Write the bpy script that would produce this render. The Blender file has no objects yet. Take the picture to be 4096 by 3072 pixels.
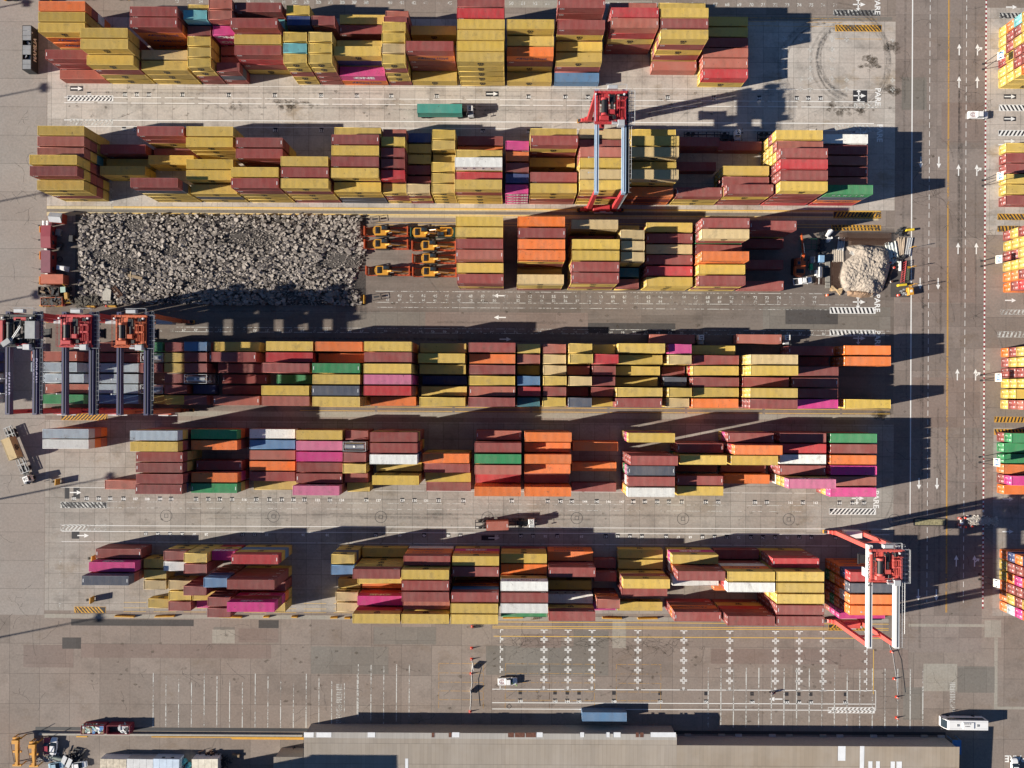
import bpy, math, random
import numpy as np
from mathutils import Vector, Matrix, Euler
from mathutils.bvhtree import BVHTree
random.seed(7)
R = math.radians
S = 14.35            # photo pixels (of 4096) per metre on the ground
TH = 0.00576         # the yard is turned this much in the frame
CH = 194.0           # camera height
# ---------------------------------------------------------------- camera, sky, sun, exposure
cam = bpy.data.cameras.new('camera'); camo = bpy.data.objects.new('camera', cam)
bpy.context.scene.collection.objects.link(camo)
camo.location = (0, 0, CH); camo.rotation_euler = (0, 0, TH)
cam.sensor_width = 36.0; cam.lens = 36.0 * S * CH / 4096.0
cam.shift_y = 9.0 / 4096.0; cam.clip_start = 1.0; cam.clip_end = 4000.0
bpy.context.scene.camera = camo
SUN_EL, SUN_AZ = R(23.5), R(180 + 11.5)     # direction towards the sun, seen from the ground
sdir = Vector((math.cos(SUN_AZ) * math.cos(SUN_EL), math.sin(SUN_AZ) * math.cos(SUN_EL), math.sin(SUN_EL)))
w = bpy.data.worlds.new('World'); bpy.context.scene.world = w; w.use_nodes = True
nt = w.node_tree; bg = nt.nodes['Background']; sky = nt.nodes.new('ShaderNodeTexSky')
sky.sky_type = 'NISHITA'; sky.sun_disc = False; sky.sun_elevation = SUN_EL
sky.sun_rotation = math.atan2(sdir.x, sdir.y); sky.air_density = 0.7; sky.dust_density = 0.0; sky.ozone_density = 4.0
bg.inputs[1].default_value = 0.05
nt.links.new(sky.outputs[0], bg.inputs[0])
sl = bpy.data.lights.new('sun', 'SUN'); so = bpy.data.objects.new('sun', sl)
bpy.context.scene.collection.objects.link(so)
sl.energy = 5.0; sl.angle = R(0.5); sl.color = (1.0, 0.92, 0.80)
so.rotation_euler = sdir.to_track_quat('Z', 'Y').to_euler()
vs = bpy.context.scene.view_settings
vs.view_transform = 'Standard'; vs.look = 'None'; vs.exposure = 0.85; vs.gamma = 1.0
# ---------------------------------------------------------------- helpers
COL = bpy.context.scene.collection
def PQ(p, q): return ((p - 2048.0) / S, (1545.0 - q) / S)
def UV(u, v, h=0.0):
    k = (CH - h) / CH / S; a = u - 2048.0; b = 1545.0 - v
    return ((a - TH * b) * k, (b + TH * a) * k)
def tag(o, label=None, cat=None, group=None, kind=None):
    if label: o['label'] = label
    if cat: o['category'] = cat
    if group: o['group'] = group
    if kind: o['kind'] = kind
    return o
def thing(name, label, cat, loc=(0, 0, 0), rz=0.0, group=None):
    o = bpy.data.objects.new(name, None); COL.objects.link(o)
    o.location = loc; o.rotation_euler = (0, 0, rz); o.empty_display_size = 0.5
    return tag(o, label, cat, group)
class MB:
    def __init__(s): s.v = []; s.f = []; s.m = []
    def add(s, vs_, fs_, m=0):
        n = len(s.v); s.v += [tuple(x) for x in vs_]; s.f += [tuple(i + n for i in f) for f in fs_]; s.m += [m] * len(fs_); return s
    def box(s, x0, x1, y0, y1, z0, z1, m=0):
        return s.add([(x0,y0,z0),(x1,y0,z0),(x1,y1,z0),(x0,y1,z0),(x0,y0,z1),(x1,y0,z1),(x1,y1,z1),(x0,y1,z1)],
                     [(0,3,2,1),(4,5,6,7),(0,1,5,4),(1,2,6,5),(2,3,7,6),(3,0,4,7)], m)
    def cbox(s, c, d, m=0, rz=0.0):
        n = len(s.v); s.box(-d[0]/2, d[0]/2, -d[1]/2, d[1]/2, -d[2]/2, d[2]/2, m)
        ca, sa = math.cos(rz), math.sin(rz)
        for i in range(n, len(s.v)):
            x, y, z = s.v[i]; s.v[i] = (c[0] + x*ca - y*sa, c[1] + x*sa + y*ca, c[2] + z)
        return s
    def bev(s, x0, x1, y0, y1, z0, z1, b=0.05, m=0):   # box with chamfered top
        return s.add([(x0,y0,z0),(x1,y0,z0),(x1,y1,z0),(x0,y1,z0),(x0,y0,z1-b),(x1,y0,z1-b),(x1,y1,z1-b),(x0,y1,z1-b),
                      (x0+b,y0+b,z1),(x1-b,y0+b,z1),(x1-b,y1-b,z1),(x0+b,y1-b,z1)],
                     [(0,3,2,1),(8,9,10,11),(0,1,5,4),(1,2,6,5),(2,3,7,6),(3,0,4,7),(4,5,9,8),(5,6,10,9),(6,7,11,10),(7,4,8,11)], m)
    def tube(s, a, b, r, n=8, m=0, r2=None):
        a = Vector(a); b = Vector(b); d = (b - a).normalized(); r2 = r if r2 is None else r2
        e = d.orthogonal().normalized(); g = d.cross(e)
        vs_ = []
        for c, rr in ((a, r), (b, r2)):
            for i in range(n):
                t = 2 * math.pi * i / n; vs_.append(c + e * (rr * math.cos(t)) + g * (rr * math.sin(t)))
        fs_ = [(i, (i + 1) % n, n + (i + 1) % n, n + i) for i in range(n)] + [tuple(range(n - 1, -1, -1)), tuple(range(n, 2 * n))]
        return s.add(vs_, fs_, m)
    def beam(s, a, b, wd, ht, m=0):      # rectangular beam between two points
        a = Vector(a); b = Vector(b); d = (b - a).normalized()
        up = Vector((0, 0, 1)) if abs(d.z) < 0.9 else Vector((0, 1, 0))
        e = d.cross(up).normalized() * (wd / 2); g = e.cross(d).normalized() * (ht / 2)
        vs_ = [a-e-g, a+e-g, a+e+g, a-e+g, b-e-g, b+e-g, b+e+g, b-e+g]
        return s.add(vs_, [(0,3,2,1),(4,5,6,7),(0,1,5,4),(1,2,6,5),(2,3,7,6),(3,0,4,7)][::1], m)
    def poly(s, pts, z, m=0): return s.add([(x, y, z) for x, y in pts], [tuple(range(len(pts)))], m)
    def prism(s, pts, z0, z1, m=0):
        n = len(pts)
        return s.add([(x, y, z0) for x, y in pts] + [(x, y, z1) for x, y in pts],
                     [tuple(range(n - 1, -1, -1)), tuple(range(n, 2 * n))] + [(i, (i+1) % n, n + (i+1) % n, n + i) for i in range(n)], m)
    def profile(s, pts, y0, y1, m=0):    # x-z outline extruded in y
        n = len(pts)
        return s.add([(x, y0, z) for x, z in pts] + [(x, y1, z) for x, z in pts],
                     [tuple(range(n)), tuple(range(2 * n - 1, n - 1, -1))] + [((i+1) % n, i, n + i, n + (i+1) % n) for i in range(n)], m)
    def other(s, o, M=None, m=None):
        n = len(s.v); s.v += [tuple(M @ Vector(v)) for v in o.v] if M else o.v
        s.f += [tuple(i + n for i in f) for f in o.f]; s.m += o.m if m is None else [m] * len(o.f); return s
    def mesh(s, name, mats):
        me = bpy.data.meshes.new(name); me.from_pydata(s.v, [], s.f)
        for mt in (mats if isinstance(mats, (list, tuple)) else [mats]): me.materials.append(mt)
        if any(s.m): me.polygons.foreach_set('material_index', s.m)
        me.update(); return me
    def obj(s, name, mats, parent=None, loc=None, rz=0.0):
        return mobj(name, s.mesh(name, mats), parent, loc, rz)
def mobj(name, me, parent=None, loc=None, rz=0.0):
    o = bpy.data.objects.new(name, me); COL.objects.link(o)
    if parent: o.parent = parent
    if loc: o.location = loc
    if rz: o.rotation_euler = (0, 0, rz)
    return o
def fixn(o):
    import bmesh
    bm = bmesh.new(); bm.from_mesh(o.data); bmesh.ops.recalc_face_normals(bm, faces=bm.faces); bm.to_mesh(o.data); bm.free(); return o
_txt = {}
def text_mb(t, size=1.0, m=0, bold=0.0, align='CENTER'):
    key = (t, bold, align)
    if key not in _txt:
        c = bpy.data.curves.new('t', 'FONT'); c.body = t; c.size = 1.0; c.align_x = align; c.align_y = 'CENTER'; c.offset = bold; c.resolution_u = 2
        c.fill_mode = 'FRONT'
        o = bpy.data.objects.new('t', c); COL.objects.link(o)
        dg = bpy.context.evaluated_depsgraph_get(); me = bpy.data.meshes.new_from_object(o.evaluated_get(dg))
        _txt[key] = ([tuple(v.co) for v in me.vertices], [tuple(p.vertices) for p in me.polygons])
        bpy.data.objects.remove(o); bpy.data.curves.remove(c); bpy.data.meshes.remove(me)
    vs_, fs_ = _txt[key]; mb = MB(); mb.add([(x*size, y*size, z) for x, y, z in vs_], fs_, m); return mb
# ---------------------------------------------------------------- materials
def nodes(name):
    m = bpy.data.materials.new(name); m.use_nodes = True
    return m, m.node_tree, m.node_tree.nodes['Principled BSDF']
def N(nt, typ, **kw):
    n = nt.nodes.new(typ)
    for k, v in kw.items():
        if isinstance(k, str) and k[0] == '_': n.inputs[int(k[1:])].default_value = v
        else: setattr(n, k, v)
    return n
def mix(nt, fac, a, b, mode='MIX'):
    n = nt.nodes.new('ShaderNodeMix'); n.data_type = 'RGBA'; n.blend_type = mode
    for i, x in ((0, fac), (6, a), (7, b)):
        if hasattr(x, 'is_linked'): nt.links.new(x, n.inputs[i])
        else: n.inputs[i].default_value = x if i == 0 else (tuple(x) + (1,))[:4]
    return n.outputs[2]
def math_(nt, op, a, b=None, clamp=False):
    n = nt.nodes.new('ShaderNodeMath'); n.operation = op; n.use_clamp = clamp
    for i, x in ((0, a), (1, b)):
        if x is None: continue
        if hasattr(x, 'is_linked'): nt.links.new(x, n.inputs[i])
        else: n.inputs[i].default_value = x
    return n.outputs[0]
def ramp(nt, x, a, b, lo=0.0, hi=1.0):
    n = nt.nodes.new('ShaderNodeMapRange'); nt.links.new(x, n.inputs[0])
    for i, q in enumerate((a, b, lo, hi)): n.inputs[i + 1].default_value = q
    return n.outputs[0]
def noise(nt, vec, sc, det=3.0, rough=0.6, scale_vec=None):
    if scale_vec:
        mp = nt.nodes.new('ShaderNodeMapping'); mp.inputs['Scale'].default_value = scale_vec; nt.links.new(vec, mp.inputs[0]); vec = mp.outputs[0]
    n = nt.nodes.new('ShaderNodeTexNoise'); nt.links.new(vec, n.inputs['Vector']); n.inputs['Scale'].default_value = sc
    n.inputs['Detail'].default_value = det; n.inputs['Roughness'].default_value = rough; return n.outputs[0]
def plain(name, col, rough=0.6, metal=0.0, var=0.12, sc=0.8):
    m, nt, b = nodes(name); geo = N(nt, 'ShaderNodeNewGeometry')
    n1 = noise(nt, geo.outputs['Position'], sc, 4)
    c = mix(nt, ramp(nt, n1, 0.3, 0.7), [x * (1 - var) for x in col], [min(1, x * (1 + var)) for x in col])
    nt.links.new(c, b.inputs['Base Color']); b.inputs['Roughness'].default_value = rough; b.inputs['Metallic'].default_value = metal
    return m
def paint(name, attr):
    m, nt, b = nodes(name); geo = N(nt, 'ShaderNodeNewGeometry'); pos = geo.outputs['Position']
    if attr: a = N(nt, 'ShaderNodeAttribute'); a.attribute_name = 'tint'; col = a.outputs['Color']
    else: a = N(nt, 'ShaderNodeObjectInfo'); col = a.outputs['Color']
    sep = N(nt, 'ShaderNodeSeparateXYZ'); nt.links.new(geo.outputs['Normal'], sep.inputs[0])
    fade = ramp(nt, noise(nt, pos, 0.22, 3), 0.35, 0.7, 0.0, 0.10)
    c = mix(nt, fade, col, (0.55, 0.50, 0.44))
    streak = ramp(nt, noise(nt, pos, 1.0, 3, 0.7, (3.0, 0.5, 0.5)), 0.42, 0.62, 0.0, 0.12)
    c = mix(nt, streak, c, (0.30, 0.24, 0.18))
    dull = ramp(nt, noise(nt, pos, 0.45, 5, 0.7), 0.55, 0.70, 0.0, 0.35)
    c = mix(nt, dull, c, (0.16, 0.12, 0.09))
    spots = ramp(nt, noise(nt, pos, 1.3, 4, 0.78), 0.63, 0.70, 0.0, 0.75)
    c = mix(nt, spots, c, (0.10, 0.055, 0.035))
    nt.links.new(c, b.inputs['Base Color']); b.inputs['Roughness'].default_value = 0.6
    b.inputs['Specular IOR Level'].default_value = 0.3
    return m
def slab(name, col, size=(4.18, 4.18), var=0.10, joint=0.55, off=(0, 0), stain=0.35, streak=0.0, tint=(0, 0, 0), jw=0.045):
    m, nt, b = nodes(name); geo = N(nt, 'ShaderNodeNewGeometry'); pos = geo.outputs['Position']
    wob = noise(nt, pos, 0.15, 2)
    sp = N(nt, 'ShaderNodeSeparateXYZ'); nt.links.new(pos, sp.inputs[0])
    cells = []; lines = []
    for k in (0, 1):
        t = math_(nt, 'DIVIDE', math_(nt, 'ADD', sp.outputs[k], off[k] + 4180.0), size[k])
        cells.append(math_(nt, 'FLOOR', t)); fr = math_(nt, 'FRACT', t)
        e = math_(nt, 'MINIMUM', fr, math_(nt, 'SUBTRACT', 1.0, fr))
        lines.append(math_(nt, 'LESS_THAN', math_(nt, 'MULTIPLY', e, size[k]), jw))
    cb = N(nt, 'ShaderNodeCombineXYZ'); nt.links.new(cells[0], cb.inputs[0]); nt.links.new(cells[1], cb.inputs[1])
    wn = N(nt, 'ShaderNodeTexWhiteNoise'); nt.links.new(cb.outputs[0], wn.inputs[0])
    c = mix(nt, wn.outputs[0], [x * (1 - var) for x in col], [x * (1 + var) for x in col])
    big = ramp(nt, noise(nt, pos, 0.035, 4, 0.6), 0.38, 0.62)
    c = mix(nt, math_(nt, 'MULTIPLY', big, 0.35), c, [col[0]*0.95, col[1]*0.82, col[2]*0.75])
    br = ramp(nt, noise(nt, pos, 0.07, 5, 0.7, (1.0, 1.6, 1.0)), 0.56, 0.70, 0.0, stain)
    c = mix(nt, br, c, [col[0]*.62, col[1]*.50, col[2]*.34])
    st = ramp(nt, noise(nt, pos, 0.16, 6, 0.68), 0.50, 0.72, 0.0, stain)
    c = mix(nt, st, c, [x * 0.35 for x in col])
    fine = ramp(nt, noise(nt, pos, 1.6, 5, 0.75), 0.3, 0.7, 0.84, 1.14)
    c = mix(nt, 1.0, c, (1, 1, 1), 'MULTIPLY') if False else c
    vm = N(nt, 'ShaderNodeVectorMath', operation='SCALE'); nt.links.new(c, vm.inputs[0]); nt.links.new(fine, vm.inputs['Scale']); c = vm.outputs[0]
    if streak:
        s1 = ramp(nt, noise(nt, pos, 1.0, 4, 0.6, (0.02, 0.45, 1)), 0.48, 0.66, 0.0, streak)
        c = mix(nt, s1, c, [x * 0.4 for x in col])
    lf = math_(nt, 'MULTIPLY', math_(nt, 'MAXIMUM', lines[0], lines[1]), joint)
    c = mix(nt, lf, c, (0.05, 0.045, 0.04))
    nt.links.new(c, b.inputs['Base Color']); b.inputs['Roughness'].default_value = 0.9
    b.inputs['Specular IOR Level'].default_value = 0.2
    return m
def marking(name, col, wear=0.5):
    m, nt, b = nodes(name); geo = N(nt, 'ShaderNodeNewGeometry')
    n1 = noise(nt, geo.outputs['Position'], 1.4, 5, 0.75); n2 = noise(nt, geo.outputs['Position'], 0.12, 2)
    a = math_(nt, 'ADD', math_(nt, 'MULTIPLY', n1, 0.6), math_(nt, 'MULTIPLY', n2, 0.4))
    t = 0.40 + 0.16 * wear
    al = ramp(nt, a, t - 0.06 if wear > 0 else 0.0, t, 0.12 if wear > 0.3 else 0.35, 0.95)
    nt.links.new(al, b.inputs['Alpha']); b.inputs['Base Color'].default_value = tuple(col) + (1,); b.inputs['Roughness'].default_value = 0.8
    return m
PO = paint('container_paint', False); PA = paint('stacked_container_paint', True)
WHITE = plain('white_paint', (0.78, 0.78, 0.76), 0.5, var=0.05); BLACK = plain('black_paint', (0.015, 0.015, 0.017), 0.5)
NAVY = plain('navy_lettering', (0.02, 0.03, 0.14), 0.5); LETW = plain('white_lettering', (0.75, 0.75, 0.75), 0.5, var=0.05)
DARK = plain('dark_steel', (0.035, 0.035, 0.038), 0.6); RUBBER = plain('tyre_rubber', (0.018, 0.018, 0.02), 0.85)
GREY = plain('grey_steel', (0.28, 0.29, 0.30), 0.5, 0.2); LGREY = plain('light_grey_metal', (0.50, 0.51, 0.52), 0.45, 0.2)
REDP = plain('red_crane_paint', (0.46, 0.045, 0.05), 0.5); ORANGEP = plain('orange_crane_paint', (0.50, 0.11, 0.04), 0.5)
BLUEP = plain('pale_blue_girder_paint', (0.34, 0.46, 0.60), 0.5, sc=0.3); NAVYG = plain('dark_blue_girder_paint', (0.055, 0.055, 0.12), 0.45, sc=0.3)
YEL = plain('yellow_machine_paint', (0.62, 0.29, 0.03), 0.5); ORF = plain('orange_rack_paint', (0.46, 0.075, 0.02), 0.6)
WOOD = plain('weathered_timber', (0.25, 0.18, 0.11), 0.8, sc=3); GLASS = plain('dark_glass', (0.03, 0.045, 0.06), 0.1, var=0.02)
RUST = plain('rusty_steel', (0.09, 0.042, 0.025), 0.85, sc=2); GREEN = plain('green_paint', (0.02, 0.22, 0.10), 0.6)
STEEL = plain('bare_steel', (0.55, 0.55, 0.55), 0.3, 0.9); RUBP = plain('red_barrel_plastic', (0.65, 0.06, 0.03), 0.5)
BLUEC = plain('blue_paint', (0.06, 0.20, 0.45), 0.5); CRIM = plain('crimson_sheet_roof', (0.26, 0.03, 0.05), 0.6, sc=0.4)
YL = plain('yellow_concrete_barrier', (0.60, 0.32, 0.04), 0.7); CONC = plain('raw_concrete', (0.36, 0.34, 0.30), 0.9, sc=2)
CARRED = plain('red_car_paint', (0.35, 0.05, 0.07), 0.25, var=0.03); SKIN = plain('skin', (0.35, 0.2, 0.14), 0.6)
HIVIS = plain('high_visibility_fabric', (0.45, 0.75, 0.05), 0.7); CLOTH = plain('dark_work_clothes', (0.03, 0.035, 0.06), 0.9)
# ---------------------------------------------------------------- the ground, in layers 4 mm apart
GA = slab('brown_asphalt_slabs', (0.255, 0.217, 0.19), (8.4, 8.4), 0.13, 0.6, stain=0.35)
GL = slab('taupe_slabs', (0.30, 0.272, 0.248), (15.9, 7.9), 0.07, 0.6, off=(2.2, 1.0), stain=0.15)
GC = slab('pale_concrete', (0.47, 0.435, 0.395), (4.22, 4.22), 0.11, 0.55, stain=0.62, streak=0.18)
GY = slab('yellowed_concrete', (0.56, 0.48, 0.31), (4.22, 5.5), 0.05, 0.4, stain=0.15, streak=0.3)
GD = slab('dark_asphalt_lane', (0.20, 0.172, 0.152), (17.0, 12.0), 0.16, 0.3, stain=0.4, streak=0.35)
GG = slab('grey_concrete', (0.345, 0.32, 0.29), (4.22, 4.22), 0.12, 0.6, stain=0.5, streak=0.2)
GR = slab('road_asphalt', (0.235, 0.20, 0.18), (7.0, 6.2), 0.15, 0.4, stain=0.4)
PATG = slab('grey_patch', (0.20, 0.185, 0.165), (6.1, 7.0), 0.10, 0.4, stain=0.2)
PATR = slab('reddish_patch', (0.228, 0.182, 0.160), (8.0, 7.0), 0.08, 0.3, stain=0.2)
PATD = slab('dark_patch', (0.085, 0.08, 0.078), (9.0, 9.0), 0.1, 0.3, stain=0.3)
PATL = slab('pale_patch', (0.33, 0.31, 0.27), (6.0, 6.0), 0.06, 0.3, stain=0.2)
def sheet(name, mat, z, rects):
    mb = MB()
    for p0, q0, p1, q1 in rects:
        (x0, y1), (x1, y0) = PQ(p0, q0), PQ(p1, q1)
        mb.poly([(x0, y0), (x1, y0), (x1, y1), (x0, y1)], z)
    o = mb.obj(name, mat); return tag(o, kind='structure')
sheet('ground', GA, 0.0, [(-14000, -14000, 18000, 17000)])
sheet('yard_slabs', GL, 0.004, [(-1500, -900, 181, 2470)])
sheet('concrete_paving', GC, 0.004, [(183, 78, 3574, 833), (3935, 20, 6500, 928)])
sheet('yellowed_paving', GY, 0.004, [(183, 834, 3510, 868)])
sheet('runway_paving', GY, 0.005, [(183, 868, 3510, 873)])
sheet('asphalt_lane', GD, 0.004, [(183, 905, 3574, 1648)])
sheet('grey_paving', GG, 0.004, [(183, 1690, 3640, 2452), (3975, 1700, 6500, 2452)])
sheet('gutter_strip', PATL, 0.006, [(183, 1652, 3560, 1672), (3640, 2486, 3943, 2497), (183, 2466, 3560, 2482), (3983, 2539, 3997, 2826), (3997, 2815, 4600, 2826), (3944, 2470, 4010, 2538)])
sheet('main_road', GR, 0.005, [(3576, -1500, 3932, 2600)])
sheet('runway_wear', PATG, 0.008, [(183, 846, 3500, 858)])
sheet('grey_patches', PATG, 0.008, [(1950, 2585, 2300, 2700), (1250, 2590, 1560, 2700), (2300, 2520, 2440, 2700), (3620, 2740, 3700, 2870), (3837, 2655, 3985, 2760), (860, 2515, 945, 2580), (1500, 2510, 1750, 2580), (2820, 60, 3560, 74), (3600, 300, 3700, 430), (3050, 1220, 3560, 1310), (2030, 905, 2350, 925), (1380, 1250, 2050, 1330)])
sheet('reddish_patches', PATR, 0.009, [(2850, 2590, 3360, 2650), (3360, 2590, 3640, 2670), (960, 2520, 1120, 2575), (2090, 2535, 2250, 2590), (3760, 400, 3930, 560), (3600, 980, 3900, 1200), (3650, 1500, 3920, 1700), (1700, 1250, 2350, 1330), (100, 2590, 300, 2680), (330, 2585, 1090, 2640)])
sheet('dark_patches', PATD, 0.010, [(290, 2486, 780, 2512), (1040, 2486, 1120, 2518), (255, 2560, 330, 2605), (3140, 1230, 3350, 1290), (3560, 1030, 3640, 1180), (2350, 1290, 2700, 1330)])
sheet('pale_patches', PATL, 0.010, [(3700, 2645, 3835, 2755), (855, 2525, 945, 2580), (2455, 2483, 2510, 2590), (230, 620, 200, 700), (1900, 0, 2600, 30), (3940, 1440, 3960, 1470)])
# ---------------------------------------------------------------- painted markings
MW = MB(); MWW = MB(); MY = MB(); MO = MB(); MK = MB(); MR = MB()
ZM = 0.02
def line(mb, p0, q0, p1, q1, wd, z=ZM):
    a = Vector(PQ(p0, q0)); b = Vector(PQ(p1, q1)); d = (b - a).normalized(); n = Vector((-d.y, d.x)) * (wd / 2)
    mb.poly([tuple(a - n), tuple(b - n), tuple(b + n), tuple(a + n)], z)
def dashed(mb, p0, q0, p1, q1, wd, on, offl):
    L = math.hypot(p1 - p0, q1 - q0); t = 0.0
    while t < L:
        e = min(L, t + on); line(mb, p0 + (p1-p0)*t/L, q0 + (q1-q0)*t/L, p0 + (p1-p0)*e/L, q0 + (q1-q0)*e/L, wd); t += on + offl
def rectm(mb, p0, q0, p1, q1, z=ZM):
    (x0, y1), (x1, y0) = PQ(p0, q0), PQ(p1, q1); mb.poly([(x0, y0), (x1, y0), (x1, y1), (x0, y1)], z)
def hatch(mb, p0, q0, p1, q1, step=16, sl=1.0, wd=0.5, border=0.0, z=ZM):
    h = (q1 - q0); k = p0
    while k < p1:
        a = min(k + sl*h, p1) if sl > 0 else max(k + sl*h, p0)
        pts = [(k, q1 if sl > 0 else q1), (k + wd*step, q1), (k + wd*step + sl*h, q0), (k + sl*h, q0)]
        pts = [(min(max(x, p0), p1), y) for x, y in pts]
        mb.poly([PQ(*t) for t in pts], z); k += step
    if border:
        for a in ((p0,q0,p1,q0),(p0,q1,p1,q1),(p0,q0,p0,q1),(p1,q0,p1,q1)): line(mb, *a, border, z + 0.002)
def arrow(mb, p, q, ang, L=46, z=ZM):
    x, y = PQ(p, q); l = L / S; ca, sa = math.cos(R(ang)), math.sin(R(ang))
    for pts in ([(-l/2, -.16), (l*.12, -.16), (l*.12, .16), (-l/2, .16)], [(l*.1, -.6), (l*.5, 0), (l*.1, .6)]):
        mb.poly([(x + a*ca - b*sa, y + a*sa + b*ca) for a, b in pts], z)
def write(mb, t, p, q, size, ang=0, z=ZM, bold=0.02):
    x, y = PQ(p, q); mb.other(text_mb(t, size, 0, bold), Matrix.Translation((x, y, z)) @ Matrix.Rotation(R(ang), 4, 'Z'))
# lanes round the blocks
for q in (399, 421): dashed(MW, 250, q, 3500, q, 0.16, 120, 14)
line(MW, 250, 490, 3490, 486, 0.22); line(MW, 250, 515, 3480, 515, 0.14)
for q in (352,): dashed(MW, 700, q, 3500, q, 0.10, 160, 6)
for q in (1168, 1212, 1232): dashed(MWW, 1500, q, 3440, q, 0.14, 90, 12)
for q in (1316, 1334): dashed(MWW, 700, q, 3560, q, 0.14, 150, 8)
for q in (2016, 2040): dashed(MWW, 430, q, 3500, q, 0.13, 60, 20)
line(MW, 250, 2112, 3560, 2108, 0.15); line(MW, 250, 2135, 3560, 2130, 0.15); dashed(MW, 250, 2176, 3400, 2176, 0.1, 120, 8)
line(MW, 245, 1960, 425, 1960, 0.1); dashed(MW, 1500, 1966, 3260, 1966, 0.08, 200, 10)
for q in (836, 862, 838.5): line(MY, 450, q, 3520, q, 0.12)
for q in (903, 892): line(MY, 1500, q, 3500, q, 0.08)
for q in (1631, 1647): dashed(MY, 1200, q, 3560, q, 0.10, 300, 10)
for q in (68, 83, 100): line(MO, 2600, q - 4, 3500, q, 0.09)
line(MO, 3330, 148, 3520, 148, 0.09)
for q in (2488, 2505, 2512): line(MY, 1975, q, 3560, q, 0.13)
line(MY, 1980, 2545, 3580, 2545, 0.14); line(MY, 3500, 2590, 3500, 2768, 0.14)
for q in (2418, 2440, 2455): dashed(MY, 500, q, 1500, q, 0.07, 90, 30)
for q in (2755, 2809, 2834): line(MW, 1976, q + 2, 3510, q - 1, 0.19)
line(MW, 3510, 2755, 3510, 2833, 0.15)
# road lines
line(MW, 3641, -600, 3643, 1820, 0.32)
line(MW, 3643, 1820, 3643, 2050, 0.25)
for p, a, b in ((3712, -600, 2400), (3858, -600, 2400)): dashed(MW, p, a, p, b, 0.13, 22, 14)
line(MO, 3785, -600, 3789, 2440, 0.22); line(MO, 3789, -600, 3793, 2440, 0.08)
# red and white kerb line of the road
t = -600
while t < 2420:
    if not (2035 < t < 2080): rectm(MR if (t // 9) % 2 == 0 else MW, 3933, t, 3939, t + 9, 0.022)
    t += 9
for q, up in ((190, 1), (320, 1), (672, 1), (985, 1), (1490, 1), (2235, 1)):
    arrow(MW, 3829, q - 2, 90); arrow(MW, 3902, q - 2, 90)
    if q in (190, 672, 1490, 2235): arrow(MW, 3912, q - 4, 38, 24)
for q in (640, 1125, 1925, 2370): arrow(MW, 3678, q, -90); arrow(MW, 3750, q, -90)
for q, p in ((17, 4037), (375, 4033), (464, 4033), (553, 4033), (567, 4010), (1190, 4040), (1985, 4035), (2115, 4035)): arrow(MW, p, q, 0, 44)
for q in (375, 464): rectm(MK, 4008, q - 9, 4058, q + 9, 0.016)
for p, q, k in ((300, 364, 0), (1962, 376, 0), (1980, 2152, 0), (2020, 1357, 0), (336, 2152, 0), (305, 1980, 0)): arrow(MW, p, q, k, 46)
for p, q in ((300, 364), (1962, 376), (1955, 2152)): rectm(MK, p - 26, q - 10, p + 26, q + 10, 0.014)
for p, q in ((1995, 1183), (1998, 1270), (3110, 2790)): arrow(MW, p, q, 180, 48 if q < 2000 else 54)
rectm(MK, 262, 1960, 280, 2005, 0.012); rectm(MK, 296, 1960, 322, 2005, 0.012); rectm(MK, 290, 2135, 320, 2165, 0.012)
# three-way arrows and the word PARE at the ends of the lanes
for p, q, sg in ((3432, 375, 1), (3428, 10, 1), (3436, 1345, 1), (3434, 1985, 1), (3434, 1200, 1), (3440, 520, 1)):
    arrow(MW, p, q, 0, 50); arrow(MW, p - 4, q - 12, 90, 28); arrow(MW, p - 4, q + 12, -90, 28)
    write(MW, 'PARE', p + 72, q + 4, 2.2, -90)
rectm(MK, 3405, 353, 3462, 402, 0.014)
write(MW, 'PARE', 4070, 3022, 2.6, 180)
# hatched boxes
for p0, q0, p1, q1, sl, mb, mbk in ((263, 392, 446, 414, .9, MW, 1), (260, 486, 445, 510, .9, MWW, 0), (3335, 492, 3510, 518, -.9, MWW, 0), (3325, 32, 3512, 56, -.5, MWW, 1),
    (3410, 404, 3515, 424, -.9, MWW, 0), (245, 2018, 430, 2042, -.9, MWW, 1), (245, 2108, 428, 2132, .9, MWW, 0), (3320, 2026, 3506, 2050, .9, MW, 1), (3318, 1312, 3500, 1336, -.35, MW, 1),
    (3318, 1222, 3500, 1246, -.35, MW, 1), (3320, 2822, 3506, 2844, .9, MW, 0), (3990, 408, 4600, 432, -.6, MW, 1), (3988, 510, 4600, 532, .6, MW, 1), (3990, 40, 4600, 62, -.5, MWW, 1), (3990, 1315, 4600, 1337, .3, MWW, 0), (4000, 1228, 4500, 1246, .5, MWW, 0)):
    hatch(mb, p0, q0, p1, q1, 16, sl, .5, .12)
    if mbk: rectm(MK, p0, q0, p1, q1, 0.013)
for p0, q0, p1, q1, sl in ((3333, 92, 3518, 118, -.9), (3330, 838, 3520, 866, .6), (3322, 892, 3520, 914, -.25), (246, 1664, 430, 1690, 1.0), (303, 2437, 428, 2461, -.9), (3320, 2490, 3486, 2514, .9),
                           (3986, 844, 4600, 868, -.7), (3986, 892, 4200, 915, -.2), (3978, 1656, 4600, 1678, .3), (3978, 1705, 4200, 1728, -.3), (3990, 100, 4600, 126, .5)):
    hatch(MO, p0, q0, p1, q1, 14, sl, .52, .1); rectm(MK, p0, q0, p1, q1, 0.013)
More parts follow.
